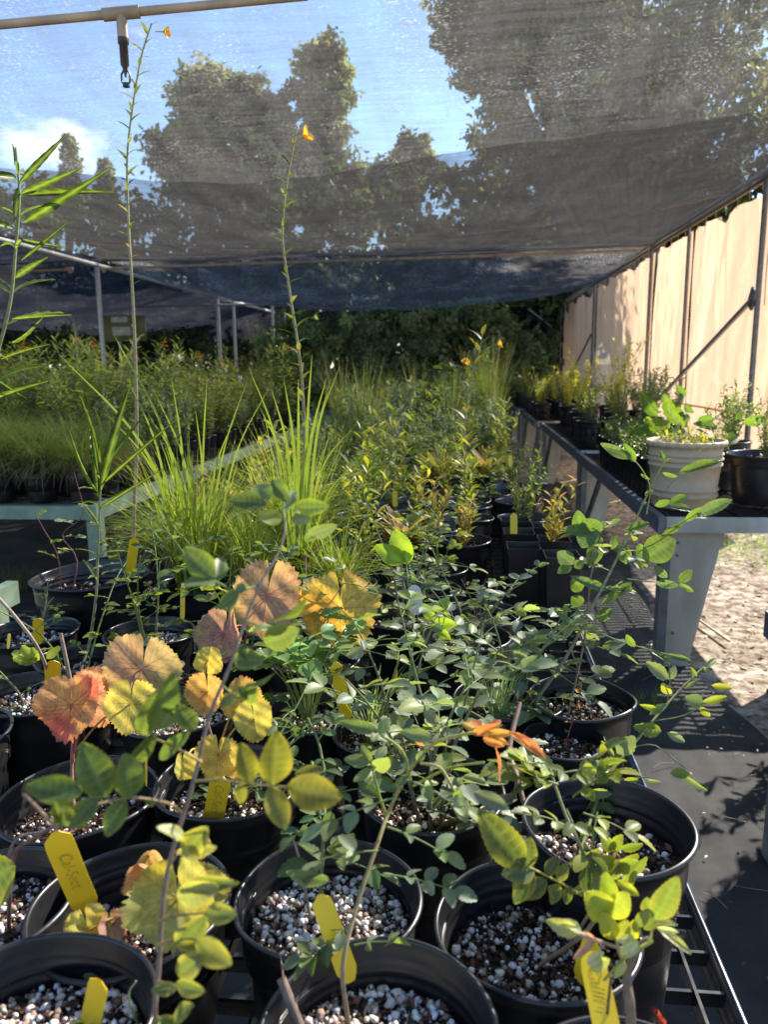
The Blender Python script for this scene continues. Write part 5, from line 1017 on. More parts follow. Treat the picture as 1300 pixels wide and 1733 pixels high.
gleaf(r0, ms, 238, 1132, 142, 1.03, 100, (.38,.30,.13), (.42,.36,.13), (.32,.12,.10), 4, (.1, .2), .05, (216, 1180, .99), cm=(.42,.28,.17), cup=.05)
ms.build('stem', M['stem'], r0, loc=r0.location)
r0 = NP['P7']; ms = MB(); stempx(ms, [(soilpt(r0, -.0, .02),), (375, 1290, 1.0), (352, 1225, 1.02), (345, 1150, 1.04)], .002, .0014, (.12,.07,.05), n=14)
gleaf(r0, ms, 350, 1170, 78, 1.0, 95, YO, (.58,.34,.07), (.4,.2,.06), 5, (.1, -.2), .25, (350, 1200, 1.02))
gleaf(r0, ms, 352, 1118, 54, 1.04, 280, YL, (.5,.46,.06), (.4,.3,.06), 6, (0, .3), .5, (346, 1150, 1.04))
gleaf(r0, ms, 410, 1185, 82, 1.0, 30, YL, YO, (.4,.22,.06), 7, (.0, .2), .2, (372, 1260, 1.0), cm=(.5,.34,.08))
gleaf(r0, ms, 430, 1215, 76, .96, 80, (.42,.42,.06), YL, (.4,.3,.06), 8, (.2, 0), .2, (372, 1270, .99))
gleaf(r0, ms, 368, 1278, 80, .93, 90, YL, (.52,.42,.06), (.4,.22,.06), 9, (.3, .1), .3, (368, 1290, .96))
gleaf(r0, ms, 309, 1295, 52, .9, 90, (.55,.50,.07), YL, (.4,.3,.06), 10, (.1, .9), .5, (340, 1270, .95))
gleaf(r0, ms, 400, 1290, 60, .93, 60, YL, (.5,.35,.06), (.4,.22,.06), 11, (.1, -.2), .2, (368, 1280, .96))
ms.build('stem', M['stem'], r0, loc=r0.location)
r0 = NP['P5']; ms = MB(); stempx(ms, [(soilpt(r0, .02, .01),), (270, 1560, .74), (262, 1500, .74), (258, 1480, .73)], .002, .0015, (.22,.1,.07), n=10)
gleaf(r0, ms, 300, 1520, 165, .66, 85, (.30,.32,.05), (.36,.36,.06), (.25,.15,.04), 13, (.25, -.1), .1, (262, 1520, .72), cm=(.40,.36,.05), cup=.25)
gleaf(r0, ms, 345, 1500, 90, .7, 20, (.30,.32,.05), (.4,.36,.07), (.25,.2,.04), 14, (.1, .2), .2, (262, 1500, .73))
gleaf(r0, ms, 148, 1572, 88, .70, 70, (.58,.50,.06), (.60,.50,.08), (.45,.33,.05), 15, (.2, .5), .35, (262, 1560, .73), cup=-.2)
gleaf(r0, ms, 188, 1565, 60, .71, 75, (.40,.2,.14), (.42,.24,.16), (.3,.12,.1), 16, (.1, .9), .5, (262, 1540, .73))
gleaf(r0, ms, 258, 1478, 70, .69, 250, (.50,.26,.13), (.52,.34,.16), (.35,.14,.1), 17, (.2, -.6), .6, (262, 1495, .73), cup=.5)
gleaf(r0, ms, 250, 1450, 60, .7, 300, (.42,.34,.10), (.55,.36,.16), (.35,.14,.1), 18, (.2, .6), .6, (262, 1490, .73), cup=.5)
gleaf(r0, ms, 330, 1430, 46, .68, 100, (.4,.38,.1), (.42,.30,.12), (.3,.2,.06), 19, (.2, .8), .6, (262, 1490, .73), cup=.4)
ms.build('stem', M['stem'], r0, loc=r0.location)
r0 = NP['P19']; ms = MB(); stempx(ms, [(soilpt(r0, .0, .0),), (520, 1090, 1.42), (470, 1050, 1.4), (500, 1045, 1.37)], .0022, .0014, (.25,.06,.05), n=14)
gleaf(r0, ms, 576, 1028, 150, 1.25, 88, (.62,.50,.05), (.60,.40,.06), (.48,.12,.05), 20, (.35, .05), .05, (505, 1050, 1.36), cm=(.60,.34,.06), cup=.1)
ms.build('stem', M['stem'], r0, loc=r0.location)
r0 = NP['P23']; ms = MB(); stempx(ms, [(soilpt(r0, .0, .0),), (420, 1070, 1.35), (440, 1040, 1.33)], .0022, .0014, (.25,.1,.07), n=14)
gleaf(r0, ms, 452, 1008, 140, 1.25, 98, (.42,.27,.15), (.46,.26,.16), (.42,.10,.08), 21, (.1, .2), .15, (440, 1045, 1.33), cm=(.45,.33,.15), cup=.2)
gleaf(r0, ms, 380, 1072, 100, 1.22, 100, (.42,.22,.17), (.46,.26,.18), (.36,.10,.09), 22, (.2, -.4), .35, (425, 1065, 1.34), cm=(.38,.28,.14), cup=.2)
ms.build('stem', M['stem'], r0, loc=r0.location)
r0 = NP['P28']; ms, ml = MB(), MB(); rg = np.random.default_rng(23)
for k in range(3): P = smooth_path([soilpt(r0), soilpt(r0, rg.normal(0, .03), rg.normal(0, .03))+[0, 0, .07], soilpt(r0, rg.normal(0, .06), rg.normal(0, .05))+[0, 0, .13]], 12); ms.tube(P, .0012, 5, REDST); cane_leaves(ms, ml, rg, P, .03, .045, .016, 2, ROSEG+BLUEG, .2, 'rnd')
fin(r0, ms, ml)
# ---- yellow plant tags
MTAG = simple('yellow_tag_plastic', (.80,.53,.02), .45, .4, 0, .06, 30)
MINK = simple('faded_pencil', (.42,.29,.04), .8, .1)
MWHT = simple('white_tag_paper', (.62,.60,.56), .6, .3, 0, .06, 30)
def plant_tag(top, bot, width, label, bend=.0, text=None, notch=True, m=None, roll=0, n=14, grp='yellow plant tags', tcol=None, name='plant_tag'):
    """a flat plastic tag from its top end to the soil, thickness 0.6 mm"""
    top = np.array(top); bot = np.array(bot); d = unit(top-bot); Ln = np.linalg.norm(top-bot)
    toc = CL-bot; nn = unit(np.cross(np.cross(d, toc), d)); x = np.cross(d, nn); x, nn = x*cos(roll)+nn*sin(roll), nn*cos(roll)-x*sin(roll)
    root = tag(empty(name, tuple(bot)), label, 'plant tag', grp); mb = MB(); V = []
    for i in range(n+1):
        t = i/n; wd = width/2
        if t > 1-width*.45/Ln: q = (t-(1-width*.45/Ln))/(width*.45/Ln); wd *= math.sqrt(max(.03, 1-q*q))*.9+.04
        if notch and .80 < t < .84: wd *= 1.1
        if t < .12: wd *= .4+5*t
        c = d*t*Ln+nn*bend*sin(pi*t)*Ln
        for s in (-1, 1):
            for k in (-.0003, .0003): V.append(c+x*s*wd+nn*k)
    q = []
    for i in range(n): a = i*4; b = a+4; q += [[a, a+2, b+2, b], [a+1, b+1, b+3, a+3], [a, b, b+1, a+1], [a+2, a+3, b+3, b+2]]
    mb.add(np.array(V), q); mb.build('blade', m or MTAG, root, smooth=False)
    if text:
        cu = bpy.data.curves.new('t', 'FONT'); cu.body = text; cu.size = width*.62; cu.shear = .35; cu.extrude = .00004; cu.align_x = 'CENTER'; cu.align_y = 'CENTER'; cu.space_character = 1.05; cu.offset = -.00012
        ob = bpy.data.objects.new('t', cu); C.objects.link(ob); bpy.context.view_layer.update()
        me = bpy.data.meshes.new_from_object(ob.evaluated_get(bpy.context.evaluated_depsgraph_get())); bpy.data.objects.remove(ob)
        o = bpy.data.objects.new('writing', me); C.objects.link(o); o.data.materials.clear(); o.data.materials.append(MINK); o.parent = root
        cpos = d*Ln*.58+nn*(bend*sin(pi*.58)*Ln+.0005); tx = -d; ty = np.cross(nn, tx)
        o.matrix_local = Matrix([[tx[i], ty[i], nn[i], cpos[i]] for i in range(3)]+[[0, 0, 0, 1]])
    return root
def tg(tx, ty, dt, bx, by, db, w_, label, **kw): return plant_tag(atd(tx, ty, dt), atd(bx, by, db), w_*db/F, label, **kw)
tg(92, 1408, .66, 150, 1545, .73, 42, 'yellow tag leaning left over the rim of the grapevine pot, faint writing', text='Cal-Sect', bend=.02, roll=.15)
tg(374, 1315, .88, 358, 1400, .93, 34, 'upright yellow tag with pencilled letters in the yellow-leaved grapevine pot', text='Cal-Sect')
tg(540, 1514, .66, 594, 1662, .66, 36, 'yellow tag leaning across the front rim of the perlite pot at bottom centre', bend=.03)
tg(1000, 1610, .60, 1032, 1760, .56, 46, 'yellow tag with large dark writing at the bottom right', text='Calif r', roll=-.1)
tg(1006, 1590, .66, 984, 1665, .68, 38, 'plain yellow tag tip just behind the lettered one at the bottom right', notch=False, roll=.4)
tg(168, 1658, .58, 146, 1760, .62, 38, 'pointed yellow tag standing in the bottom left corner pot', roll=.5)
tg(567, 1120, 1.1, 588, 1222, 1.13, 22, 'bent speckled yellow tag at the centre of the bench', bend=.05)
tg(88, 1118, 1.08, 90, 1175, 1.12, 25, 'broad yellow tag with notched shoulders behind the orange grape leaf')
tg(64, 1046, 1.42, 64, 1090, 1.45, 17, 'short yellow tag in the perlite pot at the far left')
tg(15, 1072, 1.42, 13, 1098, 1.42, 8, 'tiny edge-on yellow tag at the left edge', roll=1.0)
tg(228, 910, 1.75, 218, 975, 1.8, 16, 'yellow tag slanting on the rim of the extra large pot')
tg(309, 990, 1.6, 308, 1052, 1.6, 10, 'narrow yellow tag beside the small rose behind the perlite pot', roll=.8)
tg(247, 1265, .93, 247, 1330, .95, 8, 'thin edge-on yellow tag behind the rim of the grapevine pot', roll=1.2)
tg(622, 1325, .84, 624, 1370, .86, 10, 'yellow tag seen edge-on inside the left rim of the thick-caned rose pot', roll=1.0)
tg(670, 1130, 1.2, 672, 1175, 1.2, 8, 'narrow yellow tag deep in the blue-green roses', roll=1.0)
tg(870, 868, 2.2, 870, 915, 2.2, 12, 'bright orange-yellow tag in the square pot at the right bench edge')
tg(864, 770, 3.2, 864, 790, 3.2, 7, 'small yellow tag at the right edge of the row behind the ribbed pot')
tg(700, 990, 1.35, 706, 1040, 1.35, 24, 'white paper tag among the bright green roses', m=MWHT, notch=False)
tg(523, 978, 1.6, 527, 1000, 1.6, 17, 'white tag with a row of dark bars behind the pink grape leaves', m=MWHT, notch=False, text='IIII')
for i, (x, y, d_, lb) in enumerate([(610, 800, 3.0, 'leftmost'), (640, 805, 2.9, 'second from the left'), (668, 830, 2.7, 'middle'), (590, 780, 3.2, 'back left'), (735, 835, 2.5, 'rightmost')]):
    tg(x, y, d_, x+rng.normal(0, 3), y+28, d_, 9, f'{lb} of the small yellow tags between the far pots at centre', notch=False, roll=rng.uniform(-.6, .6))
# ---- grass clumps (sedges)
def clump(name, label, px, py, k, L0, seed, cols, wd=.0042, z=.93, R_=.09, spread=.9, lean0=.05, cat='potted sedge'):
    near(seed, px, py, name, label, cat, z=z, R_=R_, var=40+seed, npl=100)
    r0 = NP[seed]; rg = np.random.default_rng(seed); o = soilpt(r0); ml = MB()
    b = o+np.stack([rg.normal(0, .016, k), rg.normal(0, .016, k), np.zeros(k)], -1)
    base = pal(rg, k, cols); tip = base*1.0+np.array([.08, .05, 0])
    blades(ml, b, rg.uniform(0, 6.28, k), rg.uniform(lean0, .42*spread, k), rg.uniform(.0, 1.5, k)**1.5*spread*1.2, L0*rg.uniform(.45, 1.1, k), wd*rg.uniform(.6, 1.3, k), base, 10, tip, .5)
    return r0, ml, rg
SED = [(.14,.22,.03), (.19,.27,.035), (.10,.17,.025), (.25,.30,.05), (.28,.27,.09)]
r0, ml, rg = clump('potted_sedge', 'large lime-green sedge clump left of centre', 330, 985, 460, .38, 101, SED); 
for (bx, by, tx, ty, w_) in ((330, 960, 100, 600, .008), (335, 960, 192, 566, .008), (320, 950, 290, 640, .006), (340, 950, 400, 700, .006), (310, 950, 180, 700, .006), (350, 950, 420, 640, .005), (300, 950, 230, 760, .006), (340, 930, 350, 640, .006), (300, 940, 215, 640, .006), (345, 960, 260, 660, .006), (350, 950, 330, 690, .006), (360, 950, 455, 655, .006), (330, 930, 250, 700, .005)):
    P = smooth_path([atd(bx, by, 1.8), atd((bx+tx)/2-(tx-bx)*.10, (by+ty)/2-30, 1.75), atd(tx, ty, 1.7)], 16); 
    s_ = CM @ np.array([1, .3, 0]); t = np.linspace(0, 1, len(P)); wv = (w_*np.clip(1.05-t**2, .05, 1))[:, None]*s_/2; v = np.stack([P-wv, P+wv], 1).reshape(-1, 3)
    i = np.arange(len(P)-1)*2; ml.add(v, np.stack([i, i+1, i+3, i+2], -1), c=(.22,.27,.05))
ml.build('foliage', M['grass'], r0, loc=r0.location)
r0, ml, rg = clump('potted_sedge', 'tall lime-green sedge clump at the centre around the flower stem', 500, 960, 440, .42, 102, SED)
for (bx, by, tx, ty, w_) in ((500, 930, 460, 660, .008), (490, 940, 420, 620, .006), (500, 940, 540, 700, .008), (515, 940, 600, 720, .006), (505, 940, 490, 700, .007), (520, 930, 560, 640, .006), (495, 930, 400, 760, .006), (525, 930, 640, 780, .005), (505, 930, 480, 640, .008), (512, 930, 552, 640, .01), (515, 930, 528, 600, .009), (520, 900, 575, 620, .006), (495, 930, 440, 690, .006), (505, 920, 505, 640, .009), (530, 935, 840, 870, .004), (520, 960, 850, 1020, .006)):
    P = smooth_path([atd(bx, by, 1.85), atd((bx+tx)/2-(tx-bx)*.16, (by+ty)/2-34, 1.8), atd(tx, ty, 1.75)], 16)
    s_ = CM @ np.array([1, .3, 0]); t = np.linspace(0, 1, len(P)); wv = (w_*np.clip(1.05-t**2, .05, 1))[:, None]*s_/2; v = np.stack([P-wv, P+wv], 1).reshape(-1, 3)
    i = np.arange(len(P)-1)*2; ml.add(v, np.stack([i, i+1, i+3, i+2], -1), c=(.22,.27,.05))
ml.build('foliage', M['grass'], r0, loc=r0.location)
r0, ml, rg = clump('potted_sedge', 'fine arching grass clump low between the two sedges', 425, 985, 420, .26, 103, SED, .0025, spread=1.3); ml.build('foliage', M['grass'], r0, loc=r0.location)
r0, ml, rg = clump('potted_sedge', 'fine arching grass clump spilling right of the tall sedge', 575, 985, 300, .22, 104, SED, .003, spread=1.5); ml.build('foliage', M['grass'], r0, loc=r0.location)
for key, dx, dy, k in (('P11', -.03, .01, 45), ('P25', -.02, -.05, 60)):
    r0 = NP[key]; ml = MB(); rg = np.random.default_rng(k); b = soilpt(r0, dx, dy)+np.stack([rg.normal(0, .004, k), rg.normal(0, .004, k), np.zeros(k)], -1)
    blades(ml, b, rg.uniform(0, 6.28, k), rg.uniform(.02, .5, k), rg.uniform(0, .8, k), .13*rg.uniform(.4, 1.1, k), .0022, pal(rg, k, [(.3,.36,.2), (.2,.28,.1), (.36,.38,.22)]), 7)
    ml.build('grass_tuft', M['grass'], r0, loc=r0.location)

# ------------------------------------------------------------------ prototype plants for the rows behind
def proto_bush(kind, var, R_=.09, H=.18, sq=False):
    rg = np.random.default_rng(900+var); ms, ml = MB(), MB(); z = H-.03; o = np.array([0, 0, z]); lm = M['leaf']; lname = 'foliage'
    def stems(n, h, spr, r, c, cb):
        for i in range(n):
            a = rg.uniform(0, 6.28); s = spr*rg.uniform(.2, 1); hh = h*rg.uniform(.65, 1.1)
            P = smooth_path([o+[.3*s*.2*cos(a), .3*s*.2*sin(a), -.01], o+[s*.4*cos(a), s*.4*sin(a), hh*.5], o+[s*cos(a+.3), s*sin(a+.3), hh]], 12)
            ms.tube(P, np.linspace(r, r*.4, len(P)), 5, c); cb(P, a)
    if kind == 'grey_shrub':
        def cb(P, a):
            k = 60; t = rg.uniform(.1, 1, k)*(len(P)-1); i = t.astype(int).clip(0, len(P)-2); p = P[i]+(P[i+1]-P[i])*(t-i)[:, None]
            put(ml, 'ob', p, rg.normal(0, 1, (k, 3))+[0, 0, .5], rg.normal(0, .6, (k, 3))+[0, 0, 1], rg.uniform(.018, .034, k), pal(rg, k, [(.17,.21,.12),(.22,.26,.17),(.12,.16,.07),(.28,.31,.2)]))
        stems(14, .30, .15, .0016, (.2,.17,.12), cb)
    elif kind == 'willowy':
        def cb(P, a):
            k = 16; t = np.linspace(.15, 1, k)*(len(P)-1); i = t.astype(int).clip(0, len(P)-2); p = P[i]+(P[i+1]-P[i])*(t-i)[:, None]; b = a+np.arange(k)*2.4
            put(ml, 'ob', p, np.stack([np.cos(b), np.sin(b), rg.uniform(.3, 1.4, k)], -1), rg.normal(0, .3, (k, 3))+[0, 0, 1], rg.uniform(.03, .055, k), pal(rg, k, [(.27,.32,.05), (.34,.36,.06), (.20,.26,.05), (.38,.34,.07)]), wr=.8)
        stems(6, .26, .08, .002, (.2,.12,.07), cb)
    elif kind == 'autumn':
        lm = M['dryleaf']
        def cb(P, a):
            k = 15; t = np.linspace(.2, 1, k)*(len(P)-1); i = t.astype(int).clip(0, len(P)-2); p = P[i]+(P[i+1]-P[i])*(t-i)[:, None]; b = a+np.arange(k)*2.4
            put(ml, 'ob', p, np.stack([np.cos(b), np.sin(b), rg.uniform(.5, 1.6, k)], -1), rg.normal(0, .3, (k, 3))+[0, 0, 1], rg.uniform(.022, .04, k), pal(rg, k, [(.42,.40,.08), (.34,.36,.07), (.46,.34,.08), (.26,.29,.06)]), (.42,.26,.08), ea=.3, wr=.9)
        stems(7, .17, .07, .0018, (.28,.12,.07), cb)
    elif kind == 'tufted':
        k = 90; a = rg.uniform(0, 6.28, k); e = rg.uniform(.4, 3, k)
        put(ml, 'lance', np.tile(o, (k, 1))+rg.normal(0, .012, (k, 3))*[1, 1, .5], np.stack([np.cos(a), np.sin(a), e], -1), np.stack([-np.cos(a), -np.sin(a), np.ones(k)], -1), rg.uniform(.07, .16, k), pal(rg, k, [(.32,.36,.06), (.46,.32,.12), (.24,.30,.05), (.26,.32,.06), (.40,.40,.09)], .1), (.55,.3,.12), None, ea=.3, wr=2.0); lm = M['dryleaf']
    elif kind == 'rose':
        def cb(P, a): cane_leaves(ms, ml, rg, P, .04, .055, .02, 2, ROSEG+BLUEG, .2, 'rnd')
        stems(4, .2, .1, .002, GREYST, cb)
    elif kind == 'sprig':
        def cb(P, a): cane_leaves(ms, ml, rg, P, .03, .05, .02, 2, [(.27,.31,.06), (.18,.24,.05), (.32,.34,.07)], .2, 'rnd')
        stems(4, .2, .08, .0016, GREENST, cb)
    elif kind == 'round_leaf':
        def cb(P, a):
            k = 10; t = np.linspace(.3, 1, k)*(len(P)-1); i = t.astype(int).clip(0, len(P)-2); p = P[i]; b = a+np.arange(k)*2.4
            put(ml, 'rnd', p, np.stack([np.cos(b), np.sin(b), rg.uniform(-.4, .5, k)], -1), rg.normal(0, .3, (k, 3))+[0, 0, 1], rg.uniform(.04, .06, k), pal(rg, k, [(.12,.22,.03), (.07,.13,.03)]), wr=1.2)
        stems(8, .42, .2, .002, (.2,.14,.09), cb)
    elif kind == 'milkweed':
        mf = MB()
        def cb(P, a):
            k = 26; u = np.linspace(.12, 1, k)**.85; t = u*(len(P)-1); i = t.astype(int).clip(0, len(P)-2); p = P[i]+(P[i+1]-P[i])*(t-i)[:, None]; b = a+(np.arange(k)//2)*1.6+(np.arange(k) % 2)*pi
            e = np.where(u > .86, rg.uniform(.5, 1.6, k), rg.uniform(-.35, .45, k)); top_ = np.clip((u-.6)/.4, 0, 1)[:, None]
            put(ml, 'ob', p, np.stack([np.cos(b), np.sin(b), e], -1), rg.normal(0, .25, (k, 3))+[0, 0, 1], rg.uniform(.08, .12, k)*(1-.5*top_[:, 0]), pal(rg, k, MILK)*(1+.5*top_)+top_*np.array([.05, .05, 0]), None, (.24,.28,.12), wr=.6)
            if rg.random() < .12:
                q = 14; put(mf, 'tiny', P[-1]+rg.normal(0, .010, (q, 3)), rg.normal(0, 1, (q, 3)), rg.normal(0, 1, (q, 3)), np.full(q, .02), pal(rg, q, [(.65,.28,.03), (.6,.16,.03), (.65,.4,.04)]))
        stems(9, .55, .2, .003, (.15,.15,.06), cb)
        return ms, ml, lm, mf
    elif kind == 'lowgrass':
        k = 900; a = rg.uniform(0, 6.28, k); b = o+np.stack([rg.normal(0, .03, k), rg.normal(0, .03, k), np.zeros(k)], -1)
        blades(ml, b, a, rg.uniform(.2, .9, k), rg.uniform(.5, 2.6, k), rg.uniform(.14, .38, k), .0032, pal(rg, k, [(.10,.16,.03), (.07,.12,.03), (.13,.19,.04)]), 7, pal(rg, k, [(.24,.22,.10), (.14,.19,.04), (.10,.16,.03)])); lm = M['grass']
        k = 360; a = rg.uniform(0, 6.28, k); b = o+np.stack([.05*np.cos(a), .05*np.sin(a), np.zeros(k)], -1)*rg.uniform(.4, 1.2, (k, 1))
        blades(ml, b, a, rg.uniform(.5, 1.2, k), rg.uniform(1.2, 2.2, k), rg.uniform(.16, .36, k), .003, pal(rg, k, [(.12,.15,.04), (.3,.24,.13), (.2,.19,.07)]), 9, pal(rg, k, [(.34,.26,.15), (.26,.2,.11)]))
    elif kind == 'tallgrass':
        k = 130; a = rg.uniform(0, 6.28, k); b = o+np.stack([rg.normal(0, .02, k), rg.normal(0, .02, k), np.zeros(k)], -1)
        blades(ml, b, a, rg.uniform(.02, .3, k), rg.uniform(.1, .8, k), rg.uniform(.25, .6, k), .004, pal(rg, k, [(.20,.24,.06), (.36,.28,.15), (.14,.2,.04)]), 7); lm = M['grass']
    elif kind == 'fine_yellow':
        def cb(P, a):
            k = 70; t = rg.uniform(.1, 1, k)*(len(P)-1); i = t.astype(int).clip(0, len(P)-2); p = P[i]+(P[i+1]-P[i])*(t-i)[:, None]
            put(ml, 'ob', p, rg.normal(0, 1, (k, 3))+[0, 0, .8], rg.normal(0, .6, (k, 3))+[0, 0, 1], rg.uniform(.014, .03, k), pal(rg, k, [(.38,.40,.05), (.32,.37,.05), (.44,.40,.06)]), wr=.8)
        stems(9, .40, .16, .0018, (.24,.2,.08), cb)
    elif kind == 'fine_green':
        def cb(P, a):
            k = 50; t = rg.uniform(.1, 1, k)*(len(P)-1); i = t.astype(int).clip(0, len(P)-2); p = P[i]+(P[i+1]-P[i])*(t-i)[:, None]
            put(ml, 'ob', p, rg.normal(0, 1, (k, 3))+[0, 0, .6], rg.normal(0, .6, (k, 3))+[0, 0, 1], rg.uniform(.012, .024, k), pal(rg, k, [(.10,.15,.04), (.16,.2,.06), (.07,.11,.03)]), wr=.8)
        stems(12, .24, .12, .0014, (.16,.14,.08), cb)
    return ms, ml, lm, None
PC = {}
def bush_meshes(kind, var, H):
    k = (kind, var, H)
    if k not in PC:
        ms, ml, lm, mf = proto_bush(kind, var, H=H); out = []
        for nm, b, m in (('stem', ms, M['stem']), ('foliage', ml, lm), ('flowers', mf, M['petal'])):
            if b is not None and b.n: o = b.build(nm, m); out.append((nm, o.data)); bpy.data.objects.remove(o)
        PC[k] = out
    return PC[k]
def place(kind, x, y, name, label, cat, group, R_=.09, H=.18, z0=BZ+.001, var=0, rz=0, s=1.0, pk='mid'):
    r = potted(name, label, cat, group, x, y, R_, H, z0, .03, pk, var % 3, 240, rz)
    for nm, me in bush_meshes(kind, var % 3, H):
        o = bpy.data.objects.new(nm, me); C.objects.link(o); o.parent = r; o.rotation_euler.z = rz*1.7; o.scale = (s, s, s); o.location.z = (H-.03)*(1-s)
    return r
ORD = ['first', 'second', 'third', 'fourth', 'fifth', 'sixth', 'seventh', 'eighth', 'ninth', 'tenth', 'eleventh', 'twelfth', 'thirteenth', 'fourteenth', 'fifteenth', 'sixteenth', 'seventeenth', 'eighteenth', 'nineteenth', 'twentieth']+['row %d' % i for i in range(21, 60)]
DESC = {'grey_shrub': 'silvery small-leaved shrub', 'willowy': 'slender yellow-green shrub', 'autumn': 'yellow and orange leafy seedling', 'tufted': 'orange-tipped tufted plant', 'rose': 'young green rose', 'sprig': 'sparse light green sprig', 'round_leaf': 'bright round-leaved redbud sapling', 'milkweed': 'tall orange-flowered milkweed', 'lowgrass': 'drooping grass tuft', 'tallgrass': 'tall straw-tinged grass', 'fine_yellow': 'feathery yellow-green shrub', 'fine_green': 'fine-leaved green shrub'}
NM = {'grey_shrub': 'potted_shrub', 'willowy': 'potted_shrub', 'autumn': 'potted_seedling', 'tufted': 'potted_tufted_plant', 'rose': 'potted_rose', 'sprig': 'potted_seedling', 'round_leaf': 'potted_redbud', 'milkweed': 'potted_milkweed', 'lowgrass': 'potted_grass', 'tallgrass': 'potted_grass', 'fine_yellow': 'potted_shrub', 'fine_green': 'potted_shrub'}
taken = [(o.location.x, o.location.y, .09) for o in NP.values()]
def free(x, y, d=.155): return all((x-a)**2+(y-b)**2 > d*d for a, b, _ in taken)
# special mid pots at the right edge of the main bench
for (px, py, kind, lb, R_, H, z) in ((785, 912, 'autumn', 'round pot with gritty soil and golden seedling near the right bench edge', .085, .17, .92), (745, 960, 'sprig', 'round pot in front of the gritty golden seedling pot', .075, .15, .90), (822, 800, 'tufted', 'ribbed pot with orange-tipped tuft closest to the aisle', .085, .2, .95), (748, 805, 'tufted', 'bright orange and yellow tufted plant left of the ribbed pot', .085, .2, .95), (700, 870, 'willowy', 'slender shrub with yellow lower leaves left of the golden seedling', .085, .18, .93)):
    x, y = at_rim(px, py, z); place(kind, x, y, NM[kind], lb, 'potted plant', 'potted plants on the main bench', R_, z-BZ-.001, var=int(px), rz=px*.37, pk='rib' if kind == 'tufted' else 'mid', s=1.0 if kind != 'tufted' else 1.15); taken.append((x, y, R_))
# square pots: two rows of open square nursery pots at the bench edge
def square_pot(x, y, label, h=.22, w_=.085, kind=None, var=0, z0=BZ+.001):
    root = tag(empty('square_pot', (x, y, z0)), label, 'square pot', 'square black pots at the bench edge'); mb = MB()
    def ring(a, z): return [[-a, -a, z], [a, -a, z], [a, a, z], [-a, a, z]]
    prof = [(w_*.38, 0), (w_*.48, h-.02), (w_*.5, h-.02), (w_*.515, h), (w_*.49, h), (w_*.465, h-.02), (w_*.44, h-.05)]
    v = []; 
    for a, z in prof: v += ring(a, z)
    q = [[i*4+j, i*4+(j+1) % 4, i*4+4+(j+1) % 4, i*4+4+j] for i in range(len(prof)-1) for j in range(4)]; q.append([24, 25, 26, 27])
    mb.add(v, q); mb.build('pot', MPOT, root, smooth=False)
    sb = MB(); sb.add(ring(w_*.445, h-.035), [[0, 1, 2, 3]], c=(.03,.02,.015)); rg = np.random.default_rng(var); perlite(sb, w_*.42, h-.034, rg, 60, .0015, .0035, False); sb.build('soil', M['vc'], root)
    if kind:
        for nm, me in bush_meshes(kind, var % 3, .18):
            o = bpy.data.objects.new(nm, me); C.objects.link(o); o.parent = root; o.rotation_euler.z = var; o.location.z = h-.18
    return root
x0, y0 = at_rim(893, 935, BZ+.22); c_ = 0
for i in range(6):
    for j in range(2):
        xx = .245-j*.09; yy = 1.78+i*.09+.16
        if not free(xx, yy, .1): continue
        square_pot(xx, yy, f'{ORD[i]} square pot from the front in the {"aisle-side" if j == 0 else "inner"} file', kind='autumn' if (i, j) in ((2, 0), (3, 0), (1,0)) else None, var=i*2+j); taken.append((xx, yy, .045))
# the rest of the main bench, row by row
row = 0; y = 1.62; rg = np.random.default_rng(77)
while y < 7.4:
    n = 0; xs = np.arange(.20-(row % 2)*.09, -.98, -.192 if y < 4.5 else -.21)
    for x in xs:
        xx = x+rg.normal(0, .008); yy = y+rg.normal(0, .01)
        if not free(xx, yy, .17): continue
        if yy < 1.9 and xx > .08: continue
        n += 1
        f = (-xx)/1.0
        if y < 2.3: kind = rg.choice(['sprig', 'rose', 'willowy', 'autumn', 'fine_green'], p=[.3, .25, .25, .1, .1]) if xx > -.45 else rg.choice(['sprig', 'rose', 'lowgrass'])
        elif y < 3.6: kind = rg.choice(['willowy', 'sprig', 'tufted', 'autumn', 'fine_green'], p=[.25, .2, .2, .1, .25])
        elif y < 4.6: kind = rg.choice(['grey_shrub', 'sprig', 'fine_green', 'autumn', 'willowy'], p=[.25, .2, .2, .1, .25])
        else: kind = rg.choice(['grey_shrub', 'fine_green', 'sprig', 'tallgrass', 'willowy'], p=[.45, .2, .12, .05, .18])
        
        if y > 5.8 and n in (2, 3): kind = 'round_leaf'
        kind = str(kind)
        place(kind, float(xx), float(yy), NM[kind], f'{DESC[kind]} in back row {row+1}, {ORD[n-1]} from the aisle', 'potted plant', 'potted plants on the main bench', .09, .17, var=int(rg.integers(0, 3)), rz=float(rg.uniform(0, 6)), s=float(rg.uniform(.6, 1.3)*(1.1 if y > 4.8 else 1)) if (y > 2.4 or xx > -.5) else float(rg.uniform(.6, .85)))
        taken.append((xx, yy, .09))
    y += .175 if y < 4.5 else .2; row += 1
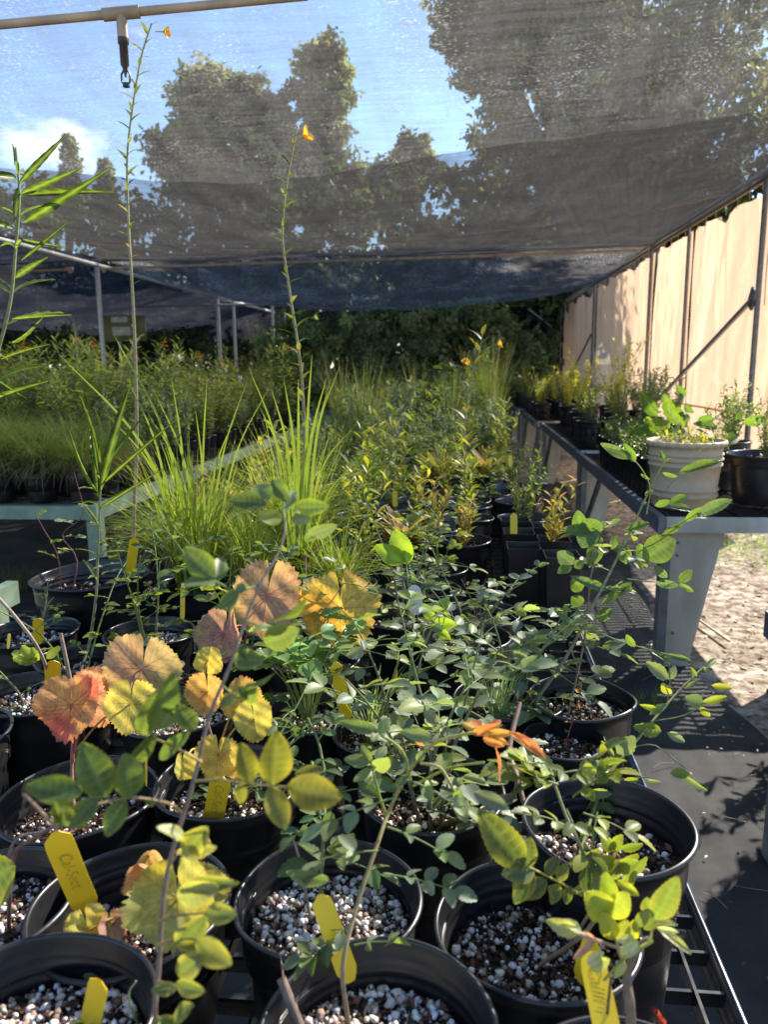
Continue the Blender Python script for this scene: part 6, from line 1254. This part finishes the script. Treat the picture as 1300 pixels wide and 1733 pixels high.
# ---- left bench
row = 0; y = 3.86; rg = np.random.default_rng(78)
while y < 9.4:
    for n, x in enumerate(np.arange(LX-.12, LX-1.45, -.24)):
        if y < 4.3: kind = 'lowgrass' if n > 0 else 'lowgrass'
        elif y < 4.9: kind = 'lowgrass' if n > 1 else 'fine_green'
        else: kind = rg.choice(['milkweed', 'grey_shrub', 'tallgrass'], p=[.74, .22, .04]) if n > 1 else rg.choice(['grey_shrub', 'milkweed', 'tallgrass', 'fine_green'], p=[.38, .34, .06, .22])
        kind = str(kind)
        place(kind, float(x+rg.normal(0, .015)), float(y+rg.normal(0, .015)), NM[kind], f'{DESC[kind]} on the left bench, row {row+1}, {ORD[n]} from the aisle', 'potted plant', 'potted plants on the left bench', .095, .18, var=int(rg.integers(0, 3)), rz=float(rg.uniform(0, 6)), s=float(rg.uniform(.7, 1.35)))
    y += .25 if y < 6.5 else .34; row += 1
# more milkweed in pots farther left on the ground bench of the left bay
bench_left(LX-4.6, LX-2.4, 5.2, 10.5, 'farther sage green bench in the left bay mostly hidden by milkweed')
for r_ in range(8):
    for n in range(6):
        k = 'milkweed' if (r_*3+n) % 7 else 'tallgrass'
        place(k, float(LX-2.6-n*.34+rg.normal(0, .02)), float(5.4+r_*.6), NM[k], f'{DESC[k]} on farther left bench, row {r_+1}, {ORD[n]} from right', 'potted plant', 'potted plants on the farther left bench', .11, .2, var=n % 3, rz=float(rg.uniform(0, 6)), s=float(rg.uniform(.95, 1.3)))
# ---- right benches
def tall_tube(x, y, label, var, z0=BZ+.001):
    root = tag(empty('seedling_tube', (x, y, z0)), label, 'seedling pot', 'narrow seedling pots on the right bench'); k = ('tube', var)
    if k not in CACHE:
        mb = MB(); lathe(mb, [(0, .002), (.018, 0), (.020, .002), (.030, .19), (.033, .19), (.034, .2), (.031, .2), (.029, .185), (0, .184)], 14); a = mb.build('pot', MPOT); rg_ = np.random.default_rng(var); ml = MB(); ms = MB()
        for i in range(4):
            an = rg_.uniform(0, 6.28); P = smooth_path([[0, 0, .18], [.02*cos(an), .02*sin(an), .24], [.05*cos(an), .05*sin(an), .18+rg_.uniform(.1, .17)]], 8); ms.tube(P, .001, 4, GREENST); q = 34; t = rg_.integers(0, len(P), q)
            put(ml, 'ob', P[t], rg_.normal(0, 1, (q, 3))+[0, 0, .4], rg_.normal(0, .5, (q, 3))+[0, 0, 1], rg_.uniform(.012, .026, q), pal(rg_, q, [(.09,.14,.05), (.14,.18,.07), (.07,.11,.04)]))
        b = ml.build('foliage', M['leaf']); c = ms.build('stem', M['stem']); CACHE[k] = [('pot', a.data), ('foliage', b.data), ('stem', c.data)]
        for o in (a, b, c): bpy.data.objects.remove(o)
    for nm, me in CACHE[k]: o = bpy.data.objects.new(nm, me); C.objects.link(o); o.parent = root
    root.rotation_euler.z = var*1.3+x*9
    return root
for i in range(12):
    for j in range(4):
        tall_tube(.95+j*.085, 4.15+i*.12, f'narrow seedling pot, {ORD[i]} from the cream planter in file {j+1} from the aisle', (i*5+j) % 4)
def rpot(x, y, kind, R_, H, label, s=1.0, var=0, pk='rib'):
    s *= 1.25 if y > 5 else 1.1
    return place(kind, x, y, NM[kind], label, 'potted plant', 'larger pots on the right benches', R_, H, var=var, rz=x*7+y*3, s=s, pk=pk)
p = at_rim(1270, 790, 1.0)
rpot(1.46, 3.92, 'fine_green', .175, .25, 'wide black pot of fine foliage at the right edge beside the cream planter', 1.15, 0)
rpot(1.42, 4.45, 'fine_green', .12, .22, 'black pot of fine green foliage behind the cream planter', 1.2, 1)
rpot(1.6, 4.85, 'grey_shrub', .12, .22, 'black pot with silvery shrub behind the wide black pot', 1.1, 2)
for i, (x, y, kind, s, lb) in enumerate([(1.02, 6.55, 'fine_green', 1.0, 'black pot at the near left corner of the second right bench'), (1.24, 6.5, 'fine_green', 1.05, 'second black pot on the near row of the second right bench'), (1.48, 6.55, 'grey_shrub', 1.1, 'third black pot on the near row of the second right bench'), (1.68, 6.5, 'fine_green', 1.1, 'rightmost near pot of the second right bench'), (1.05, 6.95, 'fine_green', 1.0, 'aisle-side pot in the second row of the second right bench'), (1.35, 6.95, 'fine_green', 1.1, 'middle pot in the second row of the second right bench'), (1.62, 7.0, 'grey_shrub', 1.15, 'right pot in the second row of the second right bench'),
      (1.12, 7.75, 'fine_yellow', 1.2, 'yellow feathery shrub nearest the aisle past the gap on the right bench'), (1.45, 7.7, 'fine_yellow', 1.4, 'tall yellow feathery shrub leaning toward the tan cloth'), (1.2, 8.2, 'fine_yellow', 1.0, 'yellow feathery shrub behind the aisle-side one'), (1.55, 8.3, 'fine_yellow', 1.1, 'yellow feathery shrub in front of the brace'), (1.7, 8.0, 'fine_green', 1.3, 'green shrub against the tan cloth beyond the gap'), (1.15, 8.9, 'fine_yellow', .9, 'small yellow shrub at the far end of the second right bench'), (1.6, 8.95, 'fine_green', 1.1, 'green shrub at the far end of the second right bench')]):
    rpot(x, y, kind, .115, .22, lb, s, i)
for i in range(9):
    for j in range(3):
        rpot(.95+j*.3, 9.8+i*.5, ['fine_green', 'fine_yellow', 'grey_shrub'][(i+j) % 3], .1, .2, f'far pot on the right, {ORD[i]} row past the second bench, {ORD[j]} from the aisle', .9, i+j)
# cream planter
px_, py_ = 1.065, 3.86
root = tag(empty('cream_planter', (px_, py_, BZ+.001)), 'large cream planter with scalloped rim and moulded bands on the right bench', 'planter'); n = 96; a = np.arange(n)*2*pi/n
Hc = .31; prof = [(0, .004), (.128, .004), (.132, 0), (.134, .012), (.139, .05), (.143, .054), (.143, .062), (.139, .066), (.141, .078), (.145, .082), (.145, .088), (.141, .092), (.150, .19), (.154, .194), (.154, .202), (.150, .206), (.152, .216), (.156, .22), (.156, .228), (.152, .232), (.153, .24), (.157, .244), (.157, .25), (.153, .254), (.158, .284), (.168, .290), (.171, .30), (.171, .306), (.166, .31), (.160, .308), (.156, .29), (.15, .27), (0, .268)]
mb = MB(); lathe(mb, prof, n, wob=0); v = mb.V[0].reshape(len(prof), n, 3)
sca = np.abs(np.sin(a*13)); v[25:29, :, 2] -= (.012*(1-sca))[None]*np.array([1, .9, .5, .3])[:, None]; v[25:27, :, :2] *= (1+.012*sca)[None, :, None]
v[12, :, :2] *= (1+.0*a)[:, None]
rad = np.hypot(v[..., 0], v[..., 1]); band = np.isin(np.arange(len(prof)), [5,6,9,10,13,14,17,18,21,22]); v[band, :, :2] *= 1.022; v[11:12, :, :2] *= (1-.0*a)[:, None]; mb.V[0] = v.reshape(-1, 3)*[1.09, 1.09, 1.05]; mb.build('pot', MCREAM, root)
mb = MB()
for k in range(0):
    b = k*2*pi/14; rr = .160; zc = .147
    for t in np.linspace(0, 2*pi, 13)[:-1]:
        pass
    pts = [[(rr+.003+(zz-zc)*.1)*cos(b+.13*cos(t)), (rr+.003+(zz-zc)*.1)*sin(b+.13*cos(t)), zz] for t in np.linspace(0, 2*pi, 17) for zz in [zc+.034*sin(t)]]
    mb.tube(pts, .0025, 5); 
mb = soil_mesh(.15, .272, np.random.default_rng(3), 24, 6); mb.build('soil', M['vc'], root)
ms, ml = MB(), MB(); rg = np.random.default_rng(44); o = np.array([px_, py_, BZ+.275])
for (tx, ty, Y_) in ((1162, 668, 4.0), (1095, 678, 4.0), (1200, 712, 3.98), (1130, 690, 4.05), (1170, 700, 4.1)):
    t = aty(tx, ty, Y_); P = smooth_path([o+rg.normal(0, .02, 3)*[1, 1, 0], (o+t)/2+[0, 0, .02], t], 12); ms.tube(P, np.linspace(.0022, .0012, len(P)), 5, (.22,.2,.12))
leafpx(ml, 'rose', [(1160, 720, 1122, 675, 4.15, 4.1, .5), (1112, 705, 1088, 668, 4.2, 4.1, .4), (1110, 720, 1080, 730, 4.15, 4.05, .3), (1130, 722, 1100, 712, 4.15, 4.05, .4), (1160, 670, 1148, 655, 4.15, 4.1, .5), (1158, 685, 1172, 698, 4.15, 4.1, .6), (1150, 665, 1158, 680, 4.1, 4.1, .6), (1180, 715, 1205, 708, 4.1, 4.0, .5), (1215, 725, 1180, 715, 4.1, 4.05, .35), (1250, 740, 1225, 745, 4.0, 3.95, .6), (1258, 715, 1300, 708, 4.0, 3.95, .5), (1245, 712, 1255, 690, 4.0, 4.0, .4), (1160, 715, 1165, 700, 4.1, 4.1, .8), (1120, 735, 1070, 728, 4.15, 4.05, .25), (1135, 740, 1150, 722, 4.1, 4.05, .6)], [(.09,.16,.03), (.06,.11,.03), (.14,.22,.03)], None, ea=0, tiltr=.4)
k = 260; put(ml, 'ob', o+rg.normal(0, 1, (k, 3))*[.075, .075, .03]+[0, 0, .05], rg.normal(0, 1, (k, 3))+[0, 0, .6], rg.normal(0, .5, (k, 3))+[0, 0, 1], rg.uniform(.015, .045, k), pal(rg, k, [(.09,.15,.04), (.16,.2,.06), (.3,.28,.07)]))
fin(root, ms, ml)
for i, (x, y, s, lb) in enumerate([(1.42, 2.3, 2.3, 'first'), (1.5, 2.75, 2.3, 'second'), (1.62, 3.15, 2.0, 'third'), (1.85, 2.5, 2.4, 'fourth'), (1.95, 2.95, 2.4, 'fifth')]):  # shrubs added outside the frame so their shadows darken the aisle fabric
    place('grey_shrub', x, y, 'potted_shrub', lb+' large potted grey shrub added out of view at right to shade the aisle', 'potted plant', 'shrubs added out of view to shade the aisle', .17, .34, z0=.004, var=i, rz=i, s=s, pk='rib')
# red leaf on the bench grid
mb = MB(); leafpx(mb, 'hi', [(1098, 1690, 1118, 1722, .82, .8, .4), (1112, 1718, 1130, 1740, .8, .8, .5)], [(.45,.06,.04)], None, (.5,.15,.1), 0, .5); tag(mb.build('fallen_leaf', M['dryleaf']), 'small red leaf lying over the bench grid at the bottom right', 'leaf')
# hanging black cord through the tan cloth
mb = MB(); mb.tube(smooth_path([[XW-.01, 6.98, ZT-.12], [XW-.012, 6.96, 2.55], [XW-.01, 6.99, 2.2], [XW-.012, 6.97, 1.9]], 14), .004, 5); tag(mb.build('cord', MGALVD), 'thin dark cord hanging down the nearest tan side cloth', 'cord')
